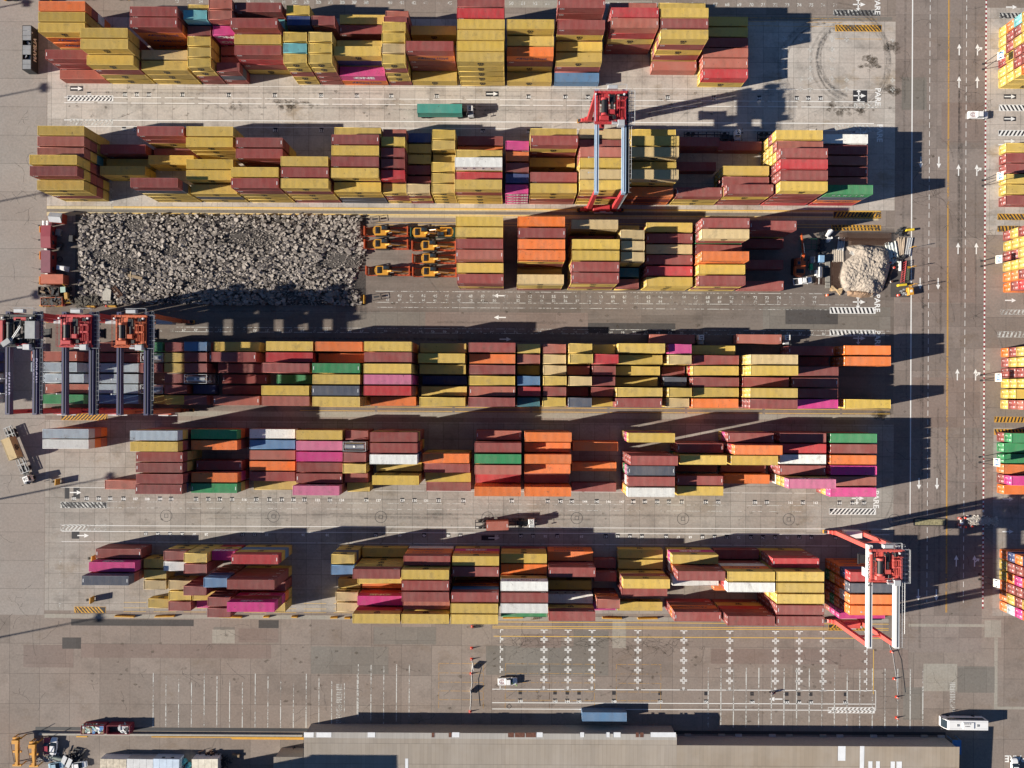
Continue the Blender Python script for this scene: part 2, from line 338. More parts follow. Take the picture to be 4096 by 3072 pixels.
# ground slot crosses in the empty storage area, and small ones in the blocks
def cross(p, q, k=1.0, arms='nsew', mb=None):
    mb = mb or MW; g = 2.4 * k; l = 14 * k; wd = 0.21 * k
    for a in ('n' in arms, -1), ('s' in arms, 1):
        if a[0]:
            for sx in (-1, 1):
                if (sx < 0 and 'w' in arms) or (sx > 0 and 'e' in arms): line(mb, p + sx*g, q + a[1]*g, p + sx*g, q + a[1]*l, wd); line(mb, p + sx*g, q + a[1]*g, p + sx*l, q + a[1]*g, wd)
cols = (2005, 2182, 2278, 2374, 2557, 2741, 2925, 3108, 3203, 3299, 3476)
for i, p in enumerate(cols):
    for j in range(7):
        arms = ('s' if j == 0 else 'n' if j == 6 else 'ns') + ('e' if i == 0 else 'w' if i == 10 else 'ew')
        if j == 0 and i == 10: arms = 'sw'
        cross(p, 2517 + 40.2 * j, 1.0, arms)
for p in (3379, 3195, 3563): 
    for q in (312, 350, 150): cross(p, q, .7, 'nsew', MWW)
for q in (150, 190, 229, 268, 308, 350): cross(3128, q, .8, 'nsew', MWW); cross(3234, q, .8, 'nsew', MWW); cross(3320, q, .8, 'nsew', MWW)
for p, q in ((440, 730), (440, 772), (540, 772), (640, 690), (2765, 625), (2765, 705), (2765, 745), (2950, 622), (540, 805), (440, 815)): cross(p, q, .7, 'nsew', MWW)
for j in range(6): line(MWW, 240, 2215 + 42*j, 252, 2215 + 42*j, .12); line(MWW, 244, 2210 + 42*j, 244, 2228 + 42*j, .12)
# numbered bay plates
def plate(p, q, t, dark=True, size=0.95, ang=0):
    if dark: rectm(MK, p - 8, q - 9, p + 8, q + 9, 0.014)
    write(MW, t, p, q + 2, size, ang, bold=0.03)
for i, (p, t) in enumerate(((2088, '140'), (2227, '143'), (2276, '144'), (2323, '145'), (2463, '148'), (2647, '152'), (2831, '156'), (3015, '160'), (3154, '163'), (3202, '164'), (3250, '165'), (3389, '168'))):
    rectm(MK, p - 7, 2762, p + 7, 2777, 0.014); plate(p, 2802, t, True, 1.0)
for i in range(37): write(MWW, str(41 + i), 1549 + 47.4*i, 1186, 1.2); write(MWW, str(41 + i), 1549 + 47.4*i, 1203, 1.0)
for i in range(62): write(MWW, str(22 + i), 640 + 47.4*i, 1328, 1.1, 180)
for i in range(17): write(MWW, str(22 + i), 560 + 47.4*i + 140, 14, 1.1); write(MWW, str(31 + i + 1), 1167 + 48*i, 14, 1.3)
for i in range(30): write(MWW, str(48 + i), 1940 + 48*i, 14, 1.3)
for p, t in ((349, '103'), (493, '105'), (540, '106'), (589, '107'), (723, '110'), (908, '114'), (1092, '118'), (1277, '122'), (1421, '125'), (1558, '128'), (1740, '132'), (2107, '140'), (2255, '143'), (2345, '145'), (2664, '152'), (2848, '156'), (3030, '160'), (3180, '163'), (3226, '164'), (3275, '165')): plate(p, 386, t)
for p, t in ((490, '105'), (536, '106'), (1096, '118'), (1280, '122'), (1926, '136'), (2110, '140'), (3410, '168')): plate(p, 525, t, True, .95, 180)
for i in range(66):
    if random.random() < .8: plate(300 + 48.6*i + random.uniform(-3, 3), 2003, str(102 + i), random.random() < .75)
for i in range(64):
    if random.random() < .75: plate(345 + 48.4*i, 2142, str(18 + i), random.random() < .6, .95, 180)
# parking bay lines on the southern apron
for i in range(17): line(MWW, 620 + 51*i, 2700 + (i % 4)*12, 620 + 51*i, 2916, 0.24)
for i in range(5): line(MWW, 1440 + 51*i, 2660, 1440 + 51*i, 2916, 0.24)
for i in range(18): line(MWW, 2840 + 50.5*i, 2665, 2840 + 50.5*i, 2905, 0.30)
for i in range(26): rectm(MWW, 1352, 2740 + 6.6*i, 1376, 2743 + 6.6*i); 
for i in range(24): rectm(MWW, 3806, 2720 + 6.6*i, 3828, 2723 + 6.6*i)
for p0, p1 in ((1762, 1940), (2028, 2205), (2205, 2385), (2472, 2650)):
    for q in (2655, 2693, 2730, 2765, 2800): dashed(MO, p0, q, p1, q, .07, 40, 6)
    for p in (p0, p1): dashed(MO, p, 2655, p, 2835, .07, 30, 8)
for a in range(4):
    d = [(2044, 2815), (2054, 2825), (2044, 2835), (2034, 2825), (2044, 2815)]; line(MK, *d[a], *d[a+1], .14)
for nm, mb, mt in (('white_road_markings', MW, marking('white_road_paint', (.82, .82, .80), .0)), ('worn_road_markings', MWW, marking('worn_white_road_paint', (.60, .60, .57), .75)),
                   ('yellow_road_markings', MY, marking('yellow_road_paint', (.85, .52, .07), .05)), ('amber_road_markings', MO, marking('amber_road_paint', (.62, .33, .04), .5)),
                   ('dark_road_markings', MK, marking('black_road_paint', (.025, .025, .03), .2)), ('red_road_markings', MR, marking('red_kerb_paint', (.30, .03, .04), .1))):
    tag(mb.obj(nm, mt), kind='structure')
# tyre marks, cracks and oil spots
TM = MB(); CR = MB(); OIL = MB(); rnd = random.Random(77)
def arc(p, q, r, a0, a1, wd, mb=None):
    n = max(6, int(abs(a1-a0)/6)); mb = mb or TM
    for i in range(n):
        a, b = R(a0+(a1-a0)*i/n), R(a0+(a1-a0)*(i+1)/n); x, y = PQ(p, q); k = r/S
        mb.poly([(x+(k-wd/2)*math.cos(a), y+(k-wd/2)*math.sin(a)), (x+(k+wd/2)*math.cos(a), y+(k+wd/2)*math.sin(a)), (x+(k+wd/2)*math.cos(b), y+(k+wd/2)*math.sin(b)), (x+(k-wd/2)*math.cos(b), y+(k-wd/2)*math.sin(b))], 0.017)
for i in range(9): arc(3425+rnd.uniform(-12,12), 225+rnd.uniform(-10,14), 165+rnd.uniform(-14,14), 115+rnd.uniform(-10,20), 265+rnd.uniform(-40,20), rnd.uniform(.35,.7))
for i in range(6): arc(3330+rnd.uniform(-12,12), 240+rnd.uniform(-10,14), 215+rnd.uniform(-20,20), -60+rnd.uniform(-10,10), 60+rnd.uniform(-20,30), rnd.uniform(.3,.6))
for i in range(5): arc(3300+rnd.uniform(-12,12), 260, 190+rnd.uniform(-20,20), 95, 200+rnd.uniform(-20,30), rnd.uniform(.3,.6))
for i in range(90):
    p, q = rnd.uniform(300, 3500), rnd.choice((rnd.uniform(360, 480), rnd.uniform(360, 480), rnd.uniform(2045, 2105), rnd.uniform(1240, 1310), rnd.uniform(2560, 2900)))
    arc(p, q + rnd.uniform(60, 300)*rnd.choice((-1, 1)), rnd.uniform(60, 300), *(lambda a: (a, a+rnd.uniform(10, 50)))(rnd.uniform(0, 360)), rnd.uniform(.15, .45))
for i in range(14): arc(rnd.uniform(3600, 3930), rnd.uniform(200, 2500), rnd.uniform(100, 260), 0, rnd.uniform(30, 80), .3)
for k in range(26):
    q = rnd.choice((372, 380, 440, 447, 1250, 1256, 1290, 2068, 2078, 855, 1358, 1364, 2055)) + rnd.uniform(-4, 4); p = rnd.uniform(200, 2600); l = rnd.uniform(300, 1100)
    line(TM, p, q, min(3520, p+l), q + rnd.uniform(-4, 4), rnd.uniform(.3, .6), 0.0165)
for k in range(40):
    p = rnd.choice((3612, 3622, 3680, 3690, 3750, 3760, 3830, 3840, 3895, 3905)) + rnd.uniform(-3, 3); q = rnd.uniform(-200, 2200); line(TM, p, q, p + rnd.uniform(-4, 4), q + rnd.uniform(200, 700), rnd.uniform(.35, .65), 0.0168)
def crack(p, q, n, st, a):
    for i in range(n):
        a += rnd.uniform(-.38, .38); p2, q2 = p + st*math.cos(a), q + st*math.sin(a); line(CR, p, q, p2, q2, rnd.uniform(.04, .09), 0.0158)
        if rnd.random() < .06: crack(p, q, 4, st, a + 1.2)
        p, q = p2, q2
for i in range(45): crack(rnd.uniform(60, 3900), rnd.uniform(2500, 2900), rnd.randint(6, 18), 6, rnd.uniform(0, 6.28))
for i in range(60): crack(rnd.uniform(1980, 2700), rnd.choice((2575, 2583, 2560)) + rnd.uniform(-10, 10), rnd.randint(8, 20), 5, rnd.choice((0, 3.14)) + rnd.uniform(-.3, .3))
for i in range(26): crack(rnd.uniform(20, 170), rnd.uniform(400, 2600), rnd.randint(6, 18), 6, rnd.uniform(0, 6.28))
for i in range(30): crack(rnd.uniform(3590, 3940), rnd.uniform(0, 2500), rnd.randint(8, 22), 6, rnd.uniform(0, 6.28))
crack(3985, 900, 90, 7, 1.57)
def blot(p, q, r):
    x, y = PQ(p, q); n = 11; OIL.poly([(x + r*rnd.uniform(.45, 1.3)*math.cos(2*math.pi*i/n)*1.3, y + r*rnd.uniform(.45, 1.2)*math.sin(2*math.pi*i/n)) for i in range(n)], 0.0145 + .001*rnd.random())
for i in range(420):
    a = rnd.random()
    if a < .4: blot(rnd.uniform(300, 3560), rnd.gauss(2700, 90), rnd.uniform(.1, .5))
    elif a < .65: blot(rnd.uniform(250, 3560), rnd.uniform(355, 480), rnd.uniform(.1, .55))
    elif a < .8: blot(rnd.uniform(250, 3560), rnd.uniform(2000, 2140), rnd.uniform(.1, .4))
    elif a < .9: blot(rnd.uniform(3590, 3940), rnd.uniform(0, 2700), rnd.uniform(.1, .5))
    else: blot(rnd.uniform(1480, 3560), rnd.uniform(1170, 1320), rnd.uniform(.1, .6))
for p, q, r in ((3475, 235, 1.6), (3455, 250, 1.2), (3490, 262, 1.0), (3555, 180, 1.8), (3565, 350, 2.0), (3320, 425, 1.8), (3370, 438, 1.5), (3420, 430, 1.7), (1120, 420, 1.5), (1160, 432, 1.8), (1220, 425, 1.2), (940, 430, 1.2), (1700, 440, 1.3), (2370, 400, 1.2), (3540, 1850-200, 1.5), (3520, 1655, 1.8)): 
    for k in range(7): blot(p + rnd.uniform(-22, 22), q + rnd.uniform(-14, 14), r*rnd.uniform(.25, .7))
def stainmat(name, col, lo, hi):
    m, nt, b = nodes(name); geo = N(nt, 'ShaderNodeNewGeometry'); al = ramp(nt, noise(nt, geo.outputs['Position'], .9, 4, .7), .35, .62, lo, hi)
    nt.links.new(al, b.inputs['Alpha']); b.inputs['Base Color'].default_value = tuple(col) + (1,); b.inputs['Roughness'].default_value = .8; return m
tag(TM.obj('tyre_marks_surface', stainmat('tyre_mark', (.05, .045, .04), 0.0, .22)), kind='structure')
tag(CR.obj('ground_crack_lines', stainmat('crack', (.04, .035, .03), .3, .8)), kind='structure')
tag(OIL.obj('oil_stain_surface', stainmat('oil_stain', (.09, .07, .05), .0, .45)), kind='structure')
# manhole rings in the concrete lane
MH = MB()
for p in (668, 1097, 1526, 1953, 2310, 2735, 3158, 3580):
    x, y = PQ(p, 2071); n = 28
    for i in range(n):
        a, b = 2*math.pi*i/n, 2*math.pi*(i+1)/n
        MH.poly([(x + r*math.cos(t_), y + r*math.sin(t_)) for r, t_ in ((1.55, a), (1.66, a), (1.66, b), (1.55, b))], ZM)
    for a in ((-7, -7, 7, -7), (7, -7, 7, 7), (7, 7, -7, 7), (-7, 7, -7, -7)): line(MH, p + a[0], 2071 + a[1], p + a[2], 2071 + a[3], .1)
tag(MH.obj('manhole_surface_rings', DARK), kind='structure')
# ---------------------------------------------------------------- shipping containers
TINT = dict(y=(.66,.455,.085), k=(.66,.49,.23), r=(.31,.062,.055), s=(.46,.13,.09), R=(.52,.03,.04), o=(.82,.20,.03), O=(.70,.18,.03),
            p=(.66,.035,.25), P=(.66,.18,.32), w=(.80,.80,.76), g=(.03,.28,.10), G=(.085,.10,.14), b=(.03,.06,.20), B=(.11,.25,.45),
            c=(.17,.52,.54), t=(.015,.18,.24), l=(.46,.54,.60), T=(.45,.47,.48))
CNAME = dict(y='mustard', k='faded tan', r='maroon', s='salmon', R='bright red', o='orange', O='dull orange', p='magenta', P='light pink', w='white',
             g='green', G='charcoal', b='navy', B='blue', c='turquoise', t='teal', l='pale grey', T='silver tank')
BL = {
 1: ([142,182.5,222.5,263,304,344], '''258 40 owro yyyy yooy - rrr s
443 40 - - - rrryy yyyyy yyry
626 40 - rrrrr yooor - yyk yyy
813 20 yyyy rrrtc rrrr yyyy yyyy rryy
908 20 rrrrs yrrrs rrpp rr rr rGr
997 40 rrrr rrc rrrrr yyyy yrRr -
1187 20 yyyy bbbb - yyyyy yyyyc yyryy
1282 20 - rrrr - yyyyy yyyyy rrryy
1372 40 yy rr - yyy yyby op
1555 20 rrs rrrr yyyyy yyyyy yyyyk ryyry
1648 40 - yy - - yrror y
1837 40 rrrrr rrrrR yyyyy yyyyy yyyyy yyyyy
2022 40 - - yyyyy yyyy yyro y
2210 40 rrrrr - yyryr yyy rry B
2408 40 rrrs yrrrR rryRs - - -
2592 40 yyyy ryryy yrryr yryry s -
2781 40 yy yy rr Rs ys yR
3986 40 yocyy yrryy yryyy ryrrr yyrrr yyyo'''),
 2: ([610,651,692.5,733.6,775,816], '''258 40 yyyy yyrs ytys rrryy yrryr yryy
445 40 - rr y yy - -
632 40 yyrr r yy - - yyyGr
818 40 yyyy yyyy - yyyy yyyy yGy
1004 40 - yyrr rrrr - rryyy yyyrr
1188 40 - - - yyyyy yrrrr ryyry
1375 40 yyyy yyyyr yyyyy rrrrr yyyry GGyy
1555 20 rrrs yyyyy rrrrr rrrrr rrrrR yrry
1645 20 rrb yyy yyy rrr rrr ryrk
1740 20 yyyy yyyy yyy yyyy yyyy yyyy
1832 40 rr yo yyyy yyyyw yrrR yyyry
2019 20 - rrrp rrro rrrr rrrb pppp
2112 40 yyyy yrryr yy - yrrr sryy
2296 40 yyyk yyrr yyrrs yyyyy yyyyk yyryy
2485 40 yyyy yyyyy yyyyk yyyy yyyyk oro
2672 40 rr - r - - yyr
2851 40 r - - yyy yrr rryr
3037 40 yyry yyys yyyyr yrrrR rrrrr Rrrry
3227 40 rrw rrr yrs rrr rrs RoGg
3990 40 y r r y y r'''),
 3: ([952,993.4,1034.8,1076.2,1117.6,1159], '''1837 40 yyyyy yyyyy yrrrr rrrrs yyyy ryrr
2066 40 ooooo yrrrr ooooo yrryo y ryyk
2267 40 yyyk rr yyyyy yyyyy yyyrr yryyr
2452 20 yy yyyyk yyyyk rryyk tt yr
2559 40 rry rrr yyk rrr rrR yyy
2748 40 rrrrr yygrk rrr ooooo yyyy yryr
2940 40 yrrr r - r - r
4009 40 ryrr yyyy rryy yyyy oorR orRR'''),
 4: ([1417,1458,1499,1541,1582,1623], '''-160 40 - bb bb ll bb ll
210 40 - rrs lll ll s gg
400 40 s r l l l B
600 20 gg rT rr - rT y
695 20 rr yy yy rr rr yy
789 20 rrB rrr rrr TTT b rrr
908 40 ryy rrrr rr r r rrs
1122 40 rrry rrrR rrrrr g yyyyy rrrrs
1309 40 rroo yro yyyyg yyyyy yyyyG yyyyy
1499 40 yoooy yrrrr yyyyy ppppP oorrR ro
1696 40 yyy yyyy yyy b yy yyy
1885 40 rryr yoo rrr yyy rrs rrrr
2069 20 rry rrs y rbB rrR rt
2168 20 rrs yyk yyk yyyy rrr yyy
2263 20 yyyy yyyyy rr rryk r yrsG
2358 20 yyy rrrrR rrr rrr rr y
2447 40 yyyy yyy yy y yyy rrr
2641 20 rrrp yyyk r rG yyyy yyk
2739 40 yy rrr yRy rrr yyy ooo
2931 40 - yyyyk yyyyy rrr yyyyy rrrrr
3120 40 rr r rrr rrr rrr rrp
3320 40 ooo ooo - - - yyy
4003 40 oryy ryyy rrrr yyyy yy yrsr'''),
 5: ([1753,1794,1835.5,1877,1918,1959], '''255 40 osl sow - - - -
447 40 - - - - - s
635 40 rrryl yrrry yyyr yyyr rrrr rrbr
824 40 rog rro - rr rpo ryg
1032 40 rw bB rs oo rr y
1226 40 rry rpP rpp rrr rrr rrrP
1409 20 rrr rrrT rrrr rryy rrr yy
1524 40 rrryr yoorr rrbbw yy rryy -
1713 40 - - yyyo rrr yy r
1909 40 rs rrrr yyyg ooos rR oooo
2098 40 rroo roo oooo ooo rr oooo
2286 40 - oo - o - r
2487 40 yrpy - rrrrr rgPG rrwr oyyw
2682 40 - rrr gyyy r wrr yyy
2875 40 ypr rrrRo yyyy r oo -
3074 40 rrr rrR rrw Prr rwyyP -
3268 40 rrg rrr ooo rpp yrs ryp
3989 40 rg g g o rp o'''),
 6: ([2220,2261,2302.5,2344,2385,2426], '''435 40 rr rrp rrrG - - -
618 20 - yy yy yk - y
715 20 yyr yyw - yk yy rr
809 20 yyyy rrrr - rrrr yy p
900 20 Ryp - rrrbB - rrrr rrrr
997 40 yByR - yrrrr rr yoprp yy
1367 20 yyGy rrrB - y yk yk
1462 40 y yyyyr yyy o rRp rrrRy
1644 40 woor yyyyy rrrrr yrrrr rrrs rrryy
1827 40 ypoy rrrr - yroBr yyyyy yyyyy
2010 40 ryy rro rroyw rrrrr yyyyw yyg
2191 40 oo rrrr - y rw rryr
2374 20 - r rr - rros p
2470 40 y y yyry rrr - y
2665 40 ypy rworr rrw - - Rror
2850 40 r rrwoy rrrRw o - ryRrr
3033 40 yrrR yyyyy yyyyy rryyy rrrrr rrrrr
3304 40 - ooobR gyooG rrowo ogoro spp
4003 40 obob yrrr yopo orrr oyry olpo''')}
DIM = {40: (12.19, 2.9), 20: (6.06, 2.59)}
W = 2.44
def corr(mb, a, b, n, z0, z1, pos, depth, axis, m=0, flip=False):
    """trapezoid corrugation along x (axis x) or y; pos = plane coordinate, depth inwards"""
    st = (b - a) / n; prof = []
    for i in range(n):
        x = a + i*st; prof += [(x, 0), (x + st*.32, 0), (x + st*.5, 1), (x + st*.82, 1)]
    prof.append((b, 0)); V = []
    for t, d in prof:
        for z in (z0, z1):
            c = pos + depth * d
            V.append((t, c, z) if axis == 'side' else (c, t, z) if axis == 'end' else (t, z, c))
    F = []
    for i in range(len(prof) - 1):
        f = (2*i, 2*i+2, 2*i+3, 2*i+1); F.append(f[::-1] if flip else f)
    mb.add(V, F, m)
def c_frame(L, H):
    mb = MB(); a = L/2; b = W/2
    for sx in (-1, 1):
        for sy in (-1, 1): mb.box(*(sorted((sx*a, sx*(a-.16)))), *(sorted((sy*b, sy*(b-.16)))), 0, H)
        mb.box(*(sorted((sx*a, sx*(a-.10)))), -b+.16, b-.16, H-.12, H-.008); mb.box(*(sorted((sx*a, sx*(a-.10)))), -b+.16, b-.16, .0, .14)
    for sy in (-1, 1):
        mb.box(-a+.16, a-.16, *(sorted((sy*b, sy*(b-.08)))), H-.10, H-.012); mb.box(-a+.16, a-.16, *(sorted((sy*b, sy*(b-.08)))), 0, .14)
    mb.box(-a+.16, a-.16, -b+.09, b-.09, .05, .14); return mb
def c_roof(L, H):
    mb = MB(); corr(mb, -L/2+.11, L/2-.11, int(L/.30), -W/2+.03, W/2-.03, H-.02, -.06, 'top', 0, False); return mb
def c_side(L, H, sy):
    mb = MB(); corr(mb, -L/2+.16, L/2-.16, int(L/.27), .12, H-.09, sy*(W/2-.02), -sy*.045, 'side', 0, sy > 0); return mb
def c_door(L, H, sy):
    mb = MB(); x = -L/2+.045; y0, y1 = sorted((0.012*sy, sy*(W/2-.165)))
    mb.box(x, x+.05, y0, y1, .14, H-.12, 0)
    for k in (.3, .7): yy = y0 + (y1-y0)*k; mb.tube((x-.03, yy, .1), (x-.03, yy, H-.1), .022, 6, 0)
    for z in (.35, .65): mb.box(x-.012, x, y0+.03, y1-.03, H*z-.03, H*z+.03, 0)
    mb.box(x-.05, x-.012, y0+.25, y0+.75, 1.15, 1.21, 1)
    if sy > 0:
        mb.box(x-.008, x, y0+.55, y0+.95, H-.62, H-.32, 1); mb.box(x-.008, x, y0+.42, y0+.8, .55, .75, 1)
    else: mb.box(x-.008, x, y0+.2, y0+.75, H-.55, H-.40, 1); mb.box(x-.008, x, y0+.2, y0+.7, H-1.1, H-.8, 1)
    return mb
def c_end_wall(L, H):
    mb = MB(); corr(mb, -W/2+.16, W/2-.16, 9, .13, H-.11, L/2-.03, -.04, 'end', 0, False); return mb
def side_art(kind, L, H, sy):
    """company marks on one long side; returns mesh builder (mat 0 paint colour decided by caller) or None"""
    mb = MB(); y = sy * (W/2 + .004)
    Mx = Matrix.Translation((0, y, 0)) @ (Matrix.Rotation(R(90), 4, 'X') if sy < 0 else Matrix.Rotation(R(180), 4, 'Z') @ Matrix.Rotation(R(90), 4, 'X'))
    def put(t, x, z, s, bold=.02, sx=1.0): mb.other(text_mb(t, s, 0, bold), Mx @ Matrix.Translation((x, z, 0)) @ Matrix.Diagonal((sx, 1, 1, 1)))
    if kind == 'msc':
        put('m', 0, H*.60, 1.5, .05, 1.4); put('sc', 0, H*.30, 1.15, .05, 1.2)
        mb.other(MB().box(-.95, .95, -.03, .03, -.002, 0), Mx @ Matrix.Translation((0, H*.44, 0)))
    elif kind == 'hl':
        mb.other(MB().prism([(-.9,-.35),(-.3,.35),(.1,.35),(-.2,0),(.2,0),(.5,.35),(.95,.35),(.4,-.35),(0,-.35),(.2,-.08),(-.3,-.08),(-.5,-.35)], 0, .002), Mx @ Matrix.Translation((-L*.24, H*.52, 0)))
        put('Hapag-Lloyd', L*.08, H*.5, L*.11, .012)
    elif kind == 'one':
        put('ONE', .4, H*.5, 1.7, .05, 1.5)
        for i in range(5): mb.other(MB().box(-2.6 + i*.28, -2.48 + i*.28, -.5, .5, 0, .002), Mx @ Matrix.Translation((0, H*.5, 0)))
    elif kind == 'cai': put('CAI', -L/2+1.1, H*.78, .75, .03)
    elif kind == 'uasc':
        for i, t in enumerate('UASC'): put(t, -3.6 + 2.4*i, H*.5, 1.3, .04)
    elif kind == 'hanjin':
        for i, t in enumerate('HANJIN'): put(t, -3.6 + 1.5*i, H*.5, 1.1, .04)
    else: return None
    return mb
ART = dict(y='msc', k='msc', o='hl', p='one', P='one', r='cai', R='cai', s='', g='', w='', G='', b='', B='')
ARTMAT = dict(msc=BLACK, hl=NAVY, one=LETW, cai=LETW, uasc=NAVY, hanjin=LETW)
LBL = LETW
_mesh = {}
def shared(key, fn, mats):
    if key not in _mesh: _mesh[key] = fn().mesh(key[0], mats)
    return _mesh[key]
def child(root, name, me, col):
    o = bpy.data.objects.new(name, me); COL.objects.link(o); o.parent = root; o.color = col; return o
def jit(c):
    h = random.uniform(.86, 1.10); d = random.uniform(0, .10)
    g = sum(c) / 3; return tuple(max(0, (x*(1-d) + g*d) * h) for x in c) + (1.0,)
def container(L, code, loc, rz, label, group, cat='container', fullparts=True, art=None, south=None, west=None):
    l, H = DIM[L]
    x, y = loc[0], loc[1]
    south = (y > 0) if south is None else south; west = (x > 0) if west is None else west
    sy = -1 if south else 1; col = jit(TINT[code])
    def rootmesh():
        mb = c_frame(l, H); mb.other(c_side(l, H, -sy))
        if west: mb.other(c_end_wall(l, H))
        else:
            for s_ in (-1, 1): mb.other(c_door(l, H, s_), None, 0)
        return mb
    root = mobj('shipping_container', shared(('shipping_container', L, sy, west), rootmesh, [PO]), None, loc, rz); root.color = col
    tag(root, label, cat, group)
    rl = code in 'rRsgGb' and random.random() < .55
    def roofmesh():
        mb = c_roof(l, H)
        if rl:
            for sx in (-1, 1): mb.box(sx*(l/2-.34)-.07, sx*(l/2-.34)+.07, -.45, .45, H-.02, H-.008, 1)
        return mb
    child(root, 'roof', shared(('roof', L, rl), roofmesh, [PO, LBL]), col)
    child(root, 'side_wall', shared(('side_wall', L, sy), lambda: c_side(l, H, sy), [PO]), col)
    if west:
        for s_ in (-1, 1): child(root, 'door', shared(('door', L, s_), lambda: c_door(l, H, s_), [PO, LBL]), col)
    else: child(root, 'end_wall', shared(('end_wall', L), lambda: c_end_wall(l, H), [PO]), col)
    kind = ART.get(code, '') if art is None else art
    if kind: child(root, 'company_logo', shared(('company_logo', L, kind, sy), lambda: side_art(kind, l, H, sy), [ARTMAT[kind]]), col)
    return root
def tank_mb(H, l):
    fr = MB(); a, b = l/2, W/2
    for sx in (-1, 1):
        for sy in (-1, 1):
            fr.box(*(sorted((sx*a, sx*(a-.13)))), *(sorted((sy*b, sy*(b-.13)))), 0, H)
        fr.box(*(sorted((sx*a, sx*(a-.12)))), -b+.13, b-.13, H-.12, H-.002); fr.box(*(sorted((sx*a, sx*(a-.12)))), -b+.13, b-.13, .002, .13)
        for sy in (-1, 1):
            fr.beam((sx*(a-.06), sy*(b-.15), H-.15), (sx*(a-.06), sy*.5, H-.65), .08, .08)
            fr.beam((sx*(a-.06), sy*(b-.15), .15), (sx*(a-.06), sy*.5, .65), .08, .08)
    for sy in (-1, 1): fr.box(-a+.13, a-.13, *(sorted((sy*b, sy*(b-.09)))), H-.09, H-.004); fr.box(-a+.13, a-.13, *(sorted((sy*b, sy*(b-.09)))), .004, .12)
    tk = MB(); n = 20; rr = 1.1; pr = [(-a+.25, .25), (-a+.32, .75), (-a+.5, 1.0), (-a+.8, rr), (a-.8, rr), (a-.5, 1.0), (a-.32, .75), (a-.25, .25)]
    V = [(x, r*math.cos(2*math.pi*i/n), H/2 + r*math.sin(2*math.pi*i/n)) for x, r in pr for i in range(n)]
    F = [(k*n+i, k*n+(i+1) % n, (k+1)*n+(i+1) % n, (k+1)*n+i) for k in range(len(pr)-1) for i in range(n)] + [tuple(range(n-1, -1, -1)), tuple(range(7*n, 8*n))]
    tk.add(V, F); wk = MB(); wk.box(-a+.5, a-.5, -.35, .35, H-.16, H-.13)
    hatch_ = MB(); hatch_.tube((0, 0, H-.13), (0, 0, H-.02), .32, 14); hatch_.tube((0, 0, H-.02), (0, 0, H+.01), .25, 14)
    return fr, tk, wk, hatch_
def tank(loc, rz, label, group):
    l, H = DIM[20]; root = thing('tank_container', label, 'tank container', loc, rz, group)
    ms = tank_mb(H, l) if ('tank',) not in _mesh else None
    if ms: _mesh[('tank',)] = [m.mesh(n, t) for m, n, t in zip(ms, ('frame', 'tank_vessel', 'walkway', 'hatch'), (LGREY, STEEL, GREY, WHITE))]
    for me in _mesh[('tank',)]: child(root, me.name.split('.')[0], me, (1, 1, 1, 1))
    return root
ORD = 'zero first second third fourth fifth sixth seventh eighth ninth tenth eleventh twelfth thirteenth fourteenth fifteenth sixteenth seventeenth eighteenth nineteenth twentieth twenty-first'.split()
NUM = 'zero one two three four five six seven'.split()
BNAME = {1: 'the topmost block', 2: 'second block down', 3: 'third block down', 4: 'fourth block down', 5: 'fifth block down', 6: 'the lowest block', 7: 'blocks past the road'}
cells = []
for b, (qs, txt) in BL.items():
    bays = [ln.split() for ln in txt.strip().split('\n')]
    for bi, ln in enumerate(bays):
        left, L = float(ln[0]), int(ln[1]); l, H = DIM[L]
        far = left > 3900
        for r in range(6):
            st = ln[2 + r]
            if st == '-': continue
            q = qs[r] - 17.5
            if b == 1 and bi in (14, 15) and not far: q -= 7
            x = (left - 2048) / S + l/2 + random.uniform(-.07, .07); y = (1545 - q) / S + random.uniform(-.05, .05)
            for t, c in enumerate(st):
                cells.append(dict(b=b, bi=bi, r=r, t=t, n=len(st), c=c, L=L, x=x + random.uniform(-.03, .03), y=y + random.uniform(-.02, .02), z=t*H + (.01 if t == 0 else 0.0) + t*.004 + .01, far=far, rz=random.uniform(-.0012, .0012)))
# which containers show largest: rays from the camera through a coarse frame
V = []; F = []
for i, c in enumerate(cells):
    l, H = DIM[c['L']]; n = len(V); x, y, z = c['x'], c['y'], c['z']
    V += [(x+sx*l/2, y+sy*W/2, z+sz*H) for sz in (0, 1) for sx, sy in ((-1,-1),(1,-1),(1,1),(-1,1))]
    F += [(n,n+3,n+2,n+1),(n+4,n+5,n+6,n+7),(n,n+1,n+5,n+4),(n+1,n+2,n+6,n+5),(n+2,n+3,n+7,n+6),(n+3,n,n+4,n+7)]
tree = BVHTree.FromPolygons(V, F); seen = np.zeros(len(cells), int)
f = S * CH
for v in range(4, 3072, 8):
    for u in range(4, 4096, 8):
        a, b_ = (u - 2048) / f, (1545 - v) / f
        hit = tree.ray_cast(Vector((0, 0, CH)), Vector((a - TH*b_, b_ + TH*a, -1)).normalized())
        if hit[2] is not None: seen[hit[2] // 6] += 1
for c, s_ in zip(cells, seen): c['seen'] = int(s_)
